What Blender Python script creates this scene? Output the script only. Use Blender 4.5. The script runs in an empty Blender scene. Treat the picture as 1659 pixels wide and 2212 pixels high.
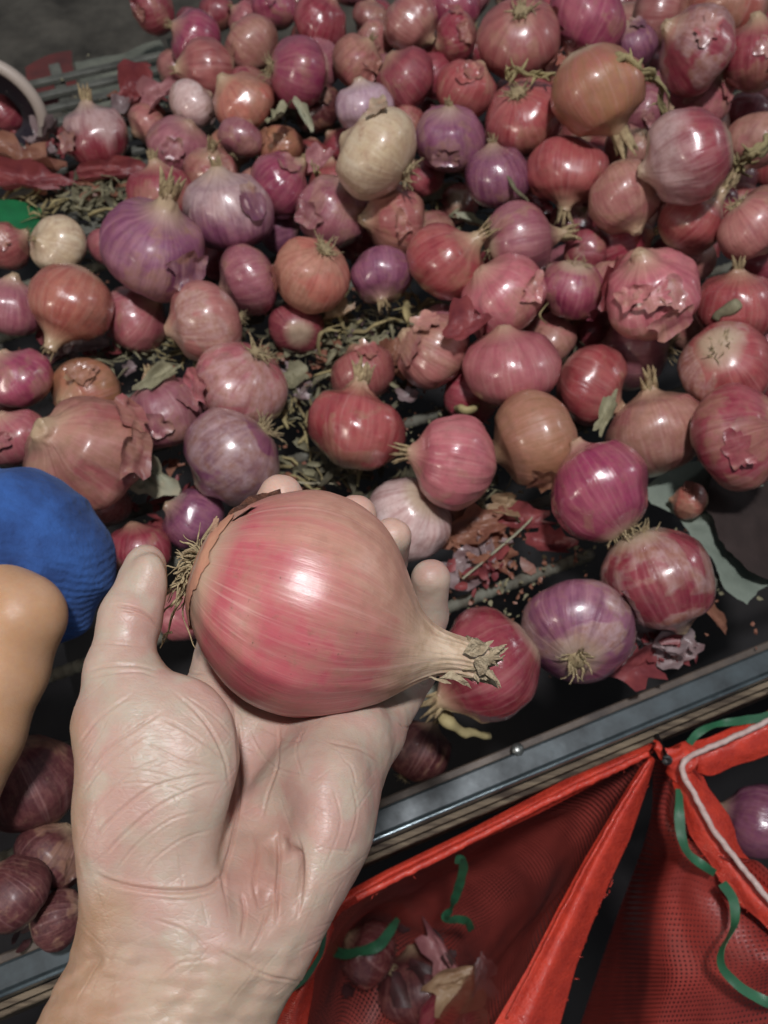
import bpy, bmesh, math, random
import numpy as np
from mathutils import Vector, Matrix, noise

# ---------------------------------------------------------------- camera, world, lamps
S = bpy.context.scene
COL = S.collection
PITCH, CAM_H, F = math.radians(62), 0.52, 1703.0
CAM = Vector((0, 0, CAM_H))
R3 = Matrix(((1, 0, 0), (0, math.sin(PITCH), -math.cos(PITCH)), (0, math.cos(PITCH), math.sin(PITCH))))
cd = bpy.data.cameras.new('camera')
cam = bpy.data.objects.new('camera', cd); COL.objects.link(cam)
cam.matrix_world = Matrix.Translation(CAM) @ R3.to_4x4()
cd.sensor_fit = 'VERTICAL'; cd.sensor_height = 36; cd.sensor_width = 27
cd.lens = 18 / (1106 / F)
cd.clip_start = .01; cd.clip_end = 100
cd.dof.use_dof = True; cd.dof.focus_distance = .285; cd.dof.aperture_fstop = 15.0
S.camera = cam
w = bpy.data.worlds.new('World'); S.world = w; w.use_nodes = True
w.node_tree.nodes['Background'].inputs[0].default_value = (.80, .88, 1, 1)
w.node_tree.nodes['Background'].inputs[1].default_value = .13

def lamp(name, loc, power, radius, col):
    l = bpy.data.lights.new(name, 'POINT'); l.energy = power; l.shadow_soft_size = radius; l.color = col
    o = bpy.data.objects.new(name, l); o.location = loc; COL.objects.link(o); return o
lamp('overhead_bulb', (.04, .10, 1.32), 46, .050, (1, .97, .99))
lamp('side_bulb', (-.95, -.33, .62), 10, .06, (1, .88, .76))
lamp('far_bulb', (1.5, .85, .85), 7, .10, (.95, .97, 1))
S.view_settings.view_transform = 'Standard'; S.view_settings.look = 'None'
S.view_settings.exposure = .20; S.view_settings.gamma = 1
S.cycles.use_denoising = True
S.cycles.max_bounces = 6; S.cycles.transparent_max_bounces = 12

# ---------------------------------------------------------------- helpers
def tag(o, label=None, cat=None, group=None, kind=None):
    if label: o['label'] = label
    if cat: o['category'] = cat
    if group: o['group'] = group
    if kind: o['kind'] = kind
    return o
def at_d(px, py, d):                       # a point of the photograph at distance d in front of the lens
    return CAM + R3 @ Vector(((px - 829.5) / F * d, (1106 - py) / F * d, -d))
def at_z(px, py, z):                       # the same at world height z
    v = R3 @ Vector(((px - 829.5) / F, (1106 - py) / F, -1))
    return CAM + v * ((z - CAM_H) / v.z)
def depth_of(p): return -(R3.transposed() @ (p - CAM)).z
def camdir(x, y, z): return (R3 @ Vector((x, y, z))).normalized()
def link_mesh(name, me, mat=None, parent=None):
    o = bpy.data.objects.new(name, me); COL.objects.link(o)
    if mat is not None and not me.materials: me.materials.append(mat)
    if parent is not None: o.parent = parent
    return o
def mk(name, V, Fc, smooth=True, uv=None):
    me = bpy.data.meshes.new(name)
    me.from_pydata([tuple(v) for v in V], [], [tuple(f) for f in Fc])
    if smooth: me.polygons.foreach_set('use_smooth', [True] * len(me.polygons))
    if uv is not None:
        l = me.uv_layers.new(name='UVMap'); idx = np.empty(len(me.loops), dtype=np.int32)
        me.loops.foreach_get('vertex_index', idx)
        l.data.foreach_set('uv', np.asarray(uv, dtype=np.float32)[idx].ravel())
    me.update(); return me
def empty(name, loc):
    o = bpy.data.objects.new(name, None); o.location = loc; o.empty_display_size = .02; COL.objects.link(o); return o
def tubeVF(pts, rad, n=8, caps=True, V=None, Fc=None, flat=1.0):
    V = [] if V is None else V; Fc = [] if Fc is None else Fc
    pts = [Vector(p) for p in pts]; b0 = len(V); m = len(pts)
    up = None
    for i, p in enumerate(pts):
        t = (pts[min(i + 1, m - 1)] - pts[max(i - 1, 0)]).normalized()
        if up is None: up = t.orthogonal().normalized()
        up = (up - t * up.dot(t)).normalized(); s = t.cross(up)
        r = rad[i] if hasattr(rad, '__len__') else rad
        for k in range(n):
            a = 2 * math.pi * k / n
            V.append(p + up * math.cos(a) * r * flat + s * math.sin(a) * r)
    for i in range(m - 1):
        for k in range(n):
            a = b0 + i * n + k; b = b0 + i * n + (k + 1) % n
            Fc.append((a, b, b + n, a + n))
    if caps:
        Fc.append(tuple(b0 + k for k in range(n))[::-1]); Fc.append(tuple(b0 + (m - 1) * n + k for k in range(n)))
    return V, Fc
def crom(P, n):
    """Catmull-Rom through points P, n samples."""
    P = [Vector(p) for p in P]; m = len(P); out = []
    for i in range(n):
        t = i / (n - 1) * (m - 1); k = min(int(t), m - 2); u = t - k
        p1, p2 = P[k], P[k + 1]; p0 = P[k - 1] if k > 0 else p1 * 2 - p2; p3 = P[k + 2] if k + 2 < m else p2 * 2 - p1
        out.append(.5 * ((2 * p1) + (p2 - p0) * u + (2 * p0 - 5 * p1 + 4 * p2 - p3) * u * u + (3 * p1 - p0 - 3 * p2 + p3) * u ** 3))
    return out
def loft(rows, nu, nv, disp=None):
    """rows: list of rows of world points -> smooth sheet with uv in metres"""
    A = [crom(r, nu) for r in rows]
    cols = [crom([A[j][i] for j in range(len(A))], nv) for i in range(nu)]
    V = []; UV = []
    ul = 0
    for i in range(nu):
        if i: ul += (cols[i][nv // 2] - cols[i - 1][nv // 2]).length
        vl = 0
        for j in range(nv):
            if j: vl += (cols[i][j] - cols[i][j - 1]).length
            p = cols[i][j].copy()
            if disp: p += disp(i / (nu - 1), j / (nv - 1), p)
            V.append(p); UV.append((ul, vl))
    Fc = [(i * nv + j, i * nv + j + 1, (i + 1) * nv + j + 1, (i + 1) * nv + j) for i in range(nu - 1) for j in range(nv - 1)]
    return V, Fc, UV
def boxVF(c, ex, ey, ez, sx, sy, sz, V, Fc, bev=0.0):
    """box centred c, unit axes ex,ey,ez, half sizes; simple chamfer on the long edges when bev>0"""
    b0 = len(V)
    if bev <= 0:
        for x in (-1, 1):
            for y in (-1, 1):
                for z in (-1, 1): V.append(c + ex * sx * x + ey * sy * y + ez * sz * z)
        for f in ((0, 1, 3, 2), (4, 6, 7, 5), (0, 4, 5, 1), (2, 3, 7, 6), (0, 2, 6, 4), (1, 5, 7, 3)): Fc.append(tuple(b0 + i for i in f))
    else:
        prof = [(-sy, -sz + bev), (-sy, sz - bev), (-sy + bev, sz), (sy - bev, sz), (sy, sz - bev), (sy, -sz + bev), (sy - bev, -sz), (-sy + bev, -sz)]
        for x in (-1, 1):
            for y, z in prof: V.append(c + ex * sx * x + ey * y + ez * z)
        for k in range(8): Fc.append((b0 + k, b0 + (k + 1) % 8, b0 + 8 + (k + 1) % 8, b0 + 8 + k))
        Fc.append(tuple(b0 + k for k in range(8))[::-1]); Fc.append(tuple(b0 + 8 + k for k in range(8)))
    return V, Fc

# ---------------------------------------------------------------- node helper
class NT:
    def __init__(s, name):
        s.m = bpy.data.materials.new(name); s.m.use_nodes = True; s.t = s.m.node_tree; s.t.nodes.clear()
        s.out = s.n('ShaderNodeOutputMaterial'); s.p = s.n('ShaderNodeBsdfPrincipled'); s.l(s.p, 0, s.out, 0)
    def n(s, ty, **k):
        o = s.t.nodes.new(ty)
        for a, v in k.items(): setattr(o, a, v)
        return o
    def l(s, a, ao, b, bi): s.t.links.new(a.outputs[ao], b.inputs[bi])
    def put(s, b, bi, v):
        if isinstance(v, tuple) and hasattr(v[0], 'outputs'): s.l(v[0], v[1], b, bi)
        elif hasattr(v, 'outputs'): s.l(v, 0, b, bi)
        else: b.inputs[bi].default_value = (*v, 1) if isinstance(v, tuple) and len(v) == 3 and b.inputs[bi].type == 'RGBA' else v
    def math(s, op, a, b=0, c=None, clamp=False):
        o = s.n('ShaderNodeMath', operation=op, use_clamp=clamp); s.put(o, 0, a); s.put(o, 1, b)
        if c is not None: s.put(o, 2, c)
        return o
    def noise(s, vec, scale, detail=4, rough=.55, dist=0):
        o = s.n('ShaderNodeTexNoise'); o.inputs['Scale'].default_value = scale; o.inputs['Detail'].default_value = detail
        o.inputs['Roughness'].default_value = rough; o.inputs['Distortion'].default_value = dist
        if vec is not None: s.put(o, 0, vec)
        return o
    def mapr(s, v, a, b, c=0, d=1):
        o = s.n('ShaderNodeMapRange'); s.put(o, 0, v)
        for i, x in enumerate((a, b, c, d)): s.put(o, i + 1, x)
        return o
    def mix(s, f, a, b, mode='MIX'):
        o = s.n('ShaderNodeMix', data_type='RGBA', blend_type=mode); s.put(o, 0, f); s.put(o, 6, a); s.put(o, 7, b); return (o, 2)
    def attr(s, name):
        return s.n('ShaderNodeAttribute', attribute_type='OBJECT', attribute_name=name)
    def bump(s, h, strength, dist, nrm=None):
        o = s.n('ShaderNodeBump'); o.inputs['Strength'].default_value = strength; o.inputs['Distance'].default_value = dist
        s.put(o, 'Height', h)
        if nrm: s.l(nrm, 0, o, 'Normal')
        return o

def onion_material(name, main=False):
    T = NT(name)
    tc = T.n('ShaderNodeTexCoord'); oi = T.n('ShaderNodeObjectInfo')
    sep = T.n('ShaderNodeSeparateXYZ'); T.l(tc, 3, sep, 0)
    flat = T.n('ShaderNodeCombineXYZ'); T.l(sep, 0, flat, 0); T.l(sep, 1, flat, 1)
    nm = T.n('ShaderNodeVectorMath', operation='NORMALIZE'); T.l(flat, 0, nm, 0)
    s2 = T.n('ShaderNodeSeparateXYZ'); T.l(nm, 0, s2, 0)
    rnd = T.math('MULTIPLY', (oi, 5), 57.3)
    zz = T.math('MULTIPLY', (sep, 2), .13 if main else .16)
    zz = T.math('ADD', zz, rnd)
    vv = T.n('ShaderNodeCombineXYZ'); T.l(s2, 0, vv, 0); T.l(s2, 1, vv, 1); T.l(zz, 0, vv, 2)
    off = T.n('ShaderNodeVectorMath', operation='ADD'); T.l(tc, 3, off, 0)
    rv = T.n('ShaderNodeCombineXYZ'); T.put(rv, 0, rnd); T.put(rv, 1, T.math('MULTIPLY', rnd, 1.7)); T.l(rv, 0, off, 1)
    vein = T.noise(vv, 7 if main else 6, 5, .62)
    zf = T.math('ADD', T.math('MULTIPLY', (sep, 2), .035), rnd); vf = T.n('ShaderNodeCombineXYZ'); T.l(s2, 0, vf, 0); T.l(s2, 1, vf, 1); T.l(zf, 0, vf, 2)
    veinf = T.noise(vf, 17 if main else 12, 3, .6)
    low = T.noise(off, 1.1, 4, .6, .3)
    mid = T.noise(off, 5.5, 6, .68)
    a, b, pa = T.attr('c_a'), T.attr('c_b'), T.attr('patch')
    fac = T.math('ADD', T.math('MULTIPLY', vein, .28 if main else .55), T.math('MULTIPLY', low, .62))
    if main: fac = T.math('ADD', fac, T.math('MULTIPLY', mid, .27))
    fac = T.mapr(fac, .44, .74)
    c = T.mix(fac, (a, 0), (b, 0))
    # papery outer skin left on in torn patches
    edge = T.math('ADD', T.math('MULTIPLY', low, 1.0), T.math('ADD', T.math('MULTIPLY', mid, .16), T.math('MULTIPLY', vein, .10)))
    lowb = T.noise(off, .9, 3, .5, .5)
    tear = T.math('ADD', T.math('ADD', lowb, T.math('MULTIPLY', mid, .12)), (pa, 2))
    pm = T.mapr(tear, 1.04, 1.10 if not main else 1.25)
    pm.clamp = True
    pap = T.mix(T.mapr(mid, .35, .68), T.attr('c_p') and (T.attr('c_p'), 0), (.30, .17, .085))
    c = T.mix(T.math('MULTIPLY', pm, .62), c, pap)
    zg = T.math('ADD', (sep, 2), T.math('ADD', T.math('MULTIPLY', T.math('SUBTRACT', lowb, .5), 1.6), T.math('MULTIPLY', T.math('SUBTRACT', vein, .5), .8)))
    c = T.mix(T.math('MULTIPLY', T.mapr(zg, -.35, .35), (T.attr('pale'), 2)), c, (T.attr('c_p'), 0))
    # fine veins, pale flecks, dirt
    c = T.mix(T.mapr(mid, .46, .68, 0, .34), c, (.30, .13, .10))
    c = T.mix(T.mapr(T.noise(off, 2.6, 5, .6), .50, .68, 0, .40), c, (T.attr('c_v'), 0) if not main else (.42, .085, .10))
    c = T.mix(T.mapr(veinf, .54, .70, 0, .16), c, (.62, .38, .36))
    c = T.mix(T.mapr(vein, .34, .50, .16 if main else .40, 0), c, (T.attr('c_v'), 0))
    dirt = T.noise(off, 9, 8, .75)
    c = T.mix(T.mapr(dirt, .54, .72, 0, .55), c, (.20, .12, .075))
    spk = T.noise(off, 34, 2, .5)
    c = T.mix(T.mapr(spk, .70, .76, 0, .65), c, (.07, .035, .02))
    # dry ends
    c = T.mix(T.mapr(sep and (sep, 2), .74, 1.15, 0, .9), c, (.44, .33, .20))
    c = T.mix(T.mapr((sep, 2), -.74, -.92, 0, .75), c, (.46, .37, .25))
    if main:
        gx = T.math('ADD', T.math('MULTIPLY', (sep, 2), .42), T.math('MULTIPLY', (sep, 0), -.62))
        gx = T.math('ADD', gx, T.math('MULTIPLY', T.math('SUBTRACT', vein, .5), .9))
        gx = T.math('ADD', gx, T.math('MULTIPLY', T.math('SUBTRACT', mid, .5), .6))
        c = T.mix(T.mapr(gx, -.12, .50, 0, .85), c, T.mix(T.mapr(mid, .4, .65), (.46, .285, .20), (.36, .19, .135)))
        c = T.mix(T.mapr(T.math('ADD', (sep, 2), T.math('MULTIPLY', mid, .5)), .86, 1.45, 0, .92), c, T.mix(T.mapr(mid, .42, .62), (.58, .46, .33), (.40, .30, .19)))
        c = T.mix(T.mapr(veinf, .60, .68, 0, .30), c, (.58, .33, .28))
        vfine = T.noise(vf, 62, 2, .5); c = T.mix(T.mapr(vfine, .56, .66, 0, .17), c, (.33, .09, .085)); c = T.mix(T.mapr(vfine, .44, .36, 0, .13), c, (.62, .38, .32))
        smd = T.noise(off, 3.4, 7, .7); c = T.mix(T.mapr(smd, .55, .72, 0, .5), c, (.34, .20, .13))
    T.put(T.p, 'Base Color', c)
    g = T.attr('gloss')
    ro = T.math('ADD', T.math('MULTIPLY', pm, .10), T.math('ADD', T.math('MULTIPLY', mid, .26), (g, 2)))
    T.put(T.p, 'Roughness', ro)
    T.p.inputs['Specular IOR Level'].default_value = .5
    T.p.inputs['Subsurface Weight'].default_value = .12 if main else 0
    T.p.inputs['Subsurface Radius'].default_value = (.006, .002, .001)
    T.put(T.p, 'Coat Weight', T.mapr((g, 2), .10, .42, .42 if main else .85, .06)); T.p.inputs['Coat Roughness'].default_value = .36 if main else .19
    T.p.inputs['Sheen Weight'].default_value = 0
    h = T.math('ADD', T.math('MULTIPLY', vein, .8), T.math('MULTIPLY', veinf, .35))
    h = T.math('ADD', h, T.math('MULTIPLY', pm, .16 if not main else .03)); h = T.math('ADD', h, T.math('MULTIPLY', mid, .30))
    bp = T.bump(h, .42 if not main else .30, .0018 if not main else .0013)
    T.l(bp, 0, T.p, 'Normal')
    return T.m

def simple(name, base, var=None, rough=.6, scale=30, bumpd=.001, metal=0, detail=6, coord=3, stretch=None, spec=.5, bstr=.6, lo=.35, hi=.68):
    T = NT(name); tc = T.n('ShaderNodeTexCoord'); v = (tc, coord)
    if stretch:
        mp = T.n('ShaderNodeMapping'); mp.inputs['Scale'].default_value = stretch; T.l(tc, coord, mp, 0); v = mp
    n = T.noise(v, scale, detail, .65)
    T.put(T.p, 'Base Color', T.mix(T.mapr(n, lo, hi), base, var if var else base))
    T.put(T.p, 'Roughness', T.mapr(n, .3, .7, rough * .8, min(1, rough * 1.15)))
    T.p.inputs['Metallic'].default_value = metal; T.p.inputs['Specular IOR Level'].default_value = spec
    T.l(T.bump(n, bstr, bumpd), 0, T.p, 'Normal')
    return T.m

M = {}
M['onion'] = onion_material('onion_skin'); M['onion_main'] = onion_material('large_onion_skin', True)
M['stub'] = simple('dry_neck', (.42, .33, .18), (.20, .13, .07), .85, 9, .004)
M['root'] = simple('dry_root', (.42, .34, .19), (.22, .16, .09), .85, 12, .003)
M['stalk'] = simple('dry_stalk', (.38, .32, .15), (.20, .16, .08), .8, 40, .002)
M['leaf'] = simple('dry_leaf', (.27, .25, .15), (.12, .11, .065), .75, 60, .001)
M['leafgrey'] = simple('grey_leaf', (.26, .28, .20), (.38, .33, .22), .75, 50, .001)
def film(name, a, b, rough=.42, trans=.35):
    T = NT(name); tc = T.n('ShaderNodeTexCoord'); n = T.noise((tc, 3), 70, 5, .6); n2 = T.noise((tc, 3), 300, 3, .6)
    c = T.mix(T.mapr(n, .36, .66), a, b); T.put(T.p, 'Base Color', c); T.p.inputs['Roughness'].default_value = rough
    T.l(T.bump(n2, .5, .0006), 0, T.p, 'Normal')
    tr = T.n('ShaderNodeBsdfTranslucent'); T.put(tr, 0, c); mx = T.n('ShaderNodeMixShader'); mx.inputs[0].default_value = trans
    T.l(T.p, 0, mx, 1); T.l(tr, 0, mx, 2); T.l(mx, 0, T.out, 0); return T.m
M['skin_red'] = film('red_onion_skin', (.34, .08, .08), (.22, .05, .06))
M['skin_brown'] = film('brown_onion_skin', (.40, .19, .12), (.26, .10, .07))
M['skin_pink'] = film('pink_onion_skin', (.52, .25, .25), (.40, .15, .17))
M['skin_tan'] = film('tan_onion_skin', (.50, .36, .22), (.36, .22, .13))
M['skin_silver'] = film('silver_onion_skin', (.43, .34, .34), (.24, .15, .15), .28)
M['skin_dark'] = film('dark_onion_skin', (.075, .024, .026), (.04, .018, .018), .5, .15)  # albedo cut to near black: corner and sack shadow baked into these skins
SKINS = ['skin_red', 'skin_brown', 'skin_pink', 'skin_tan', 'skin_silver', 'skin_dark']

# ---------------------------------------------------------------- onion meshes (unit radius, neck on +Z)
def onion_profile(neck_r, neck_l, flat, shoulder):
    P = []
    for i in range(19):                      # root dimple to shoulder
        th = math.pi * (1 - i / 18 * .74)     # pi .. .26 pi
        r = math.sin(th); z = math.cos(th)
        P.append((r, z * (flat if z < 0 else 1.0)))
    r0, z0 = P[-1]
    ztop = 1.0 + neck_l
    for i in range(1, 13):
        t = i / 12
        z = z0 + (ztop - z0) * t
        k = (1 - t) ** shoulder
        r = neck_r + (r0 - neck_r) * k
        r *= 1 - .10 * math.sin(math.pi * t) ** 2
        P.append((r, z))
    P.append((neck_r * .6, ztop + .015)); P.append((.001, ztop - .02))
    P[0] = (.001, P[0][1] + .05); P[1] = (P[1][0], P[1][1] + .015)
    return P
def onion_mesh(name, seed, neck_r=.12, neck_l=.15, flat=.9, shoulder=1.7, lump=.05, nseg=40, ribs=.006, mat=None, sub=1, asym=.04):
    rs = random.Random(seed); P = onion_profile(neck_r, neck_l, flat, shoulder)
    if sub > 1: P = [(p.x, p.y) for p in crom([Vector((a, b, 0)) for a, b in P], len(P) * sub)]
    V = []; o = Vector((rs.random() * 50, rs.random() * 50, rs.random() * 50)); nribs = rs.randint(9, 15); ph = rs.random() * 6
    bx, by = rs.uniform(-.08, .08), rs.uniform(-.08, .08)
    for r, z in P:
        for k in range(nseg):
            a = 2 * math.pi * k / nseg
            d = Vector((math.cos(a), math.sin(a), 0))
            p = Vector((d.x * r, d.y * r, z))
            n = noise.fractal(p * 1.1 + o, 1.0, 2.0, 3) * lump
            rib = ribs * abs(math.sin(nribs * a / 2 + ph + noise.noise(p + o) * .8)) * min(1, r * 1.5)
            nn = noise.noise(Vector((d.x * 3, d.y * 3, z * .6)) + o) * .012
            q = p * (1 + n) + d * (nn - rib) * min(1, r * 3)
            q.x += asym * math.sin(z * 2) ; q.x += bx * max(0, z - .7) * 2; q.y += by * max(0, z - .7) * 2
            if z > .95: q += Vector((noise.noise(p * 9 + o), noise.noise(p * 9 - o), 0)) * .035
            V.append(q)
    m = len(P); Fc = []
    for i in range(m - 1):
        for k in range(nseg):
            a = i * nseg + k; b = i * nseg + (k + 1) % nseg
            Fc.append((a, b, b + nseg, a + nseg))
    me = mk(name, V, Fc); me.materials.append(mat or M['onion']); me['top'] = 1.0 + neck_l; me['nr'] = neck_r
    me['bx'] = bx * (.3 + neck_l) * 2 + asym * math.sin(2 * (1 + neck_l)); me['by'] = by * (.3 + neck_l) * 2
    return me
VAR = {}
for i, (nr, nl, fl, sh) in enumerate([(.13, .02, .88, 1.2), (.12, .12, .92, 1.5), (.15, .22, .9, 1.8), (.11, .05, .82, 1.3), (.16, .30, .95, 2.0), (.12, .10, 1.0, 1.6), (.14, .0, .8, 1.15), (.13, .38, .98, 2.2)]):
    VAR[i] = onion_mesh('onion_bulb_%d' % i, 10 + i, nr, nl, fl, sh, .070 + .02 * (i % 3), asym=.05 + .02 * (i % 2))
RIBBED = onion_mesh('onion_ribbed', 77, .13, .08, .85, 1.4, .07, 60, .035)
LUMPY = onion_mesh('onion_lumpy', 78, .15, .12, .9, 1.5, .17, 40, .02)
def stub_mesh(seed):
    rs = random.Random(seed); V = []; Fc = []
    for k in range(9):
        a = 2 * math.pi * k / 9 + rs.random() * .4; r0 = .09 + rs.random() * .04
        L = rs.uniform(.16, .5); lean = rs.uniform(.0, .35); tw = rs.uniform(-.5, .5)
        pts = []
        for t in (0, .35, .7, 1):
            rr = r0 + lean * t * t * .5
            pts.append(Vector((math.cos(a + tw * t) * rr, math.sin(a + tw * t) * rr, -.08 + (L + .08) * t)))
        wd = [rs.uniform(.045, .075), rs.uniform(.05, .08), rs.uniform(.03, .07), .012]
        tubeVF(pts, wd, 6, True, V, Fc, .3)
    tubeVF([Vector((0, 0, -.08)), Vector((.01, 0, .1)), Vector((-.01, .02, .2))], [.11, .09, .05], 8, True, V, Fc)
    me = mk('neck_stub', V, Fc); me.materials.append(M['stub']); return me
def root_mesh(seed, n=26, L=.34):
    rs = random.Random(seed); V = []; Fc = []
    for k in range(n):
        a = rs.random() * 6.28; r = math.sqrt(rs.random()) * .13
        p = Vector((math.cos(a) * r, math.sin(a) * r, .03)); d = Vector((math.cos(a) * .9, math.sin(a) * .9, -rs.uniform(.3, 1.3))).normalized()
        pts = [p.copy()]; l = rs.uniform(.4, 1) * L
        for i in range(5):
            d = (d + Vector((rs.uniform(-1, 1), rs.uniform(-1, 1), rs.uniform(-1, 1))) * .42).normalized(); p = p + d * l / 5; pts.append(p.copy())
        tubeVF(pts, [.017, .015, .013, .011, .009, .004], 4, False, V, Fc)
    V2, F2 = tubeVF([Vector((0, 0, .06)), Vector((0, 0, -.03))], [.15, .10], 10, True, V, Fc)
    me = mk('roots', V, Fc); me.materials.append(M['root']); return me
def patch_mesh(seed, base_r=1.02):
    """torn, lifting piece of outer skin lying on a unit bulb"""
    rs = random.Random(seed); n = 9; m = 24; V = []; Fc = []; o = Vector((rs.random() * 90, 3, 7))
    th0 = rs.uniform(.9, 1.6); wth = rs.uniform(.22, .46); wph = rs.uniform(.18, .45)
    lift = rs.uniform(.04, .16)
    for i in range(n):
        for j in range(m):
            ph = 2 * math.pi * j / m; rr = i / (n - 1)
            e = 1 + .5 * noise.noise(Vector((math.cos(ph) * 2, math.sin(ph) * 2, 0)) + o) + .2 * noise.noise(Vector((math.cos(ph) * 5, math.sin(ph) * 5, 4)) + o)
            u = math.cos(ph) * rr * e * wph; v = math.sin(ph) * rr * e * wth
            th = th0 + v; az = u / max(.35, math.sin(th))
            curl = lift * max(0, rr - .55) ** 1.5 * (1 + 1.6 * noise.noise(Vector((u * 4, v * 4, 1)) + o)) * 2.2
            R = base_r + .012 + max(0, curl) + .012 * noise.noise(Vector((u * 9, v * 3, 4)) + o)
            V.append(Vector((math.sin(th) * math.cos(az) * R, math.sin(th) * math.sin(az) * R, math.cos(th) * R * .95)))
    for i in range(n - 1):
        for j in range(m):
            a = i * m + j; b = i * m + (j + 1) % m
            Fc.append((a, b, b + m, a + m))
    return mk('skin_flake', V, Fc)
STUBS = [stub_mesh(i) for i in range(4)]; ROOTS = [root_mesh(30 + i) for i in range(4)]
PATCH = []
for i in range(9):
    me = patch_mesh(50 + i); me.materials.append(M['onion']); PATCH.append(me)

PAL = dict(
    crimson=((.24, .020, .042), (.34, .075, .09)), magenta=((.28, .034, .092), (.37, .10, .135)), violet=((.19, .048, .115), (.32, .13, .19)),
    pink=((.42, .10, .13), (.47, .18, .18)), tanpink=((.37, .12, .115), (.44, .21, .175)), brown=((.31, .075, .078), (.40, .15, .13)),
    orange=((.42, .115, .085), (.46, .20, .14)), cream=((.60, .46, .28), (.64, .53, .38)), pearl=((.58, .37, .34), (.70, .57, .54)),
    dark=((.075, .016, .020), (.13, .038, .038)), mauve=((.29, .080, .115), (.38, .17, .18)), maroon=((.21, .024, .046), (.30, .070, .080)),  # dark: base colour lowered to carry the shade of the lower left and sacks
    golden=((.37, .19, .085), (.36, .12, .09)), lilac=((.46, .30, .37), (.58, .44, .47)), red=((.30, .042, .052), (.37, .105, .095)))
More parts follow.
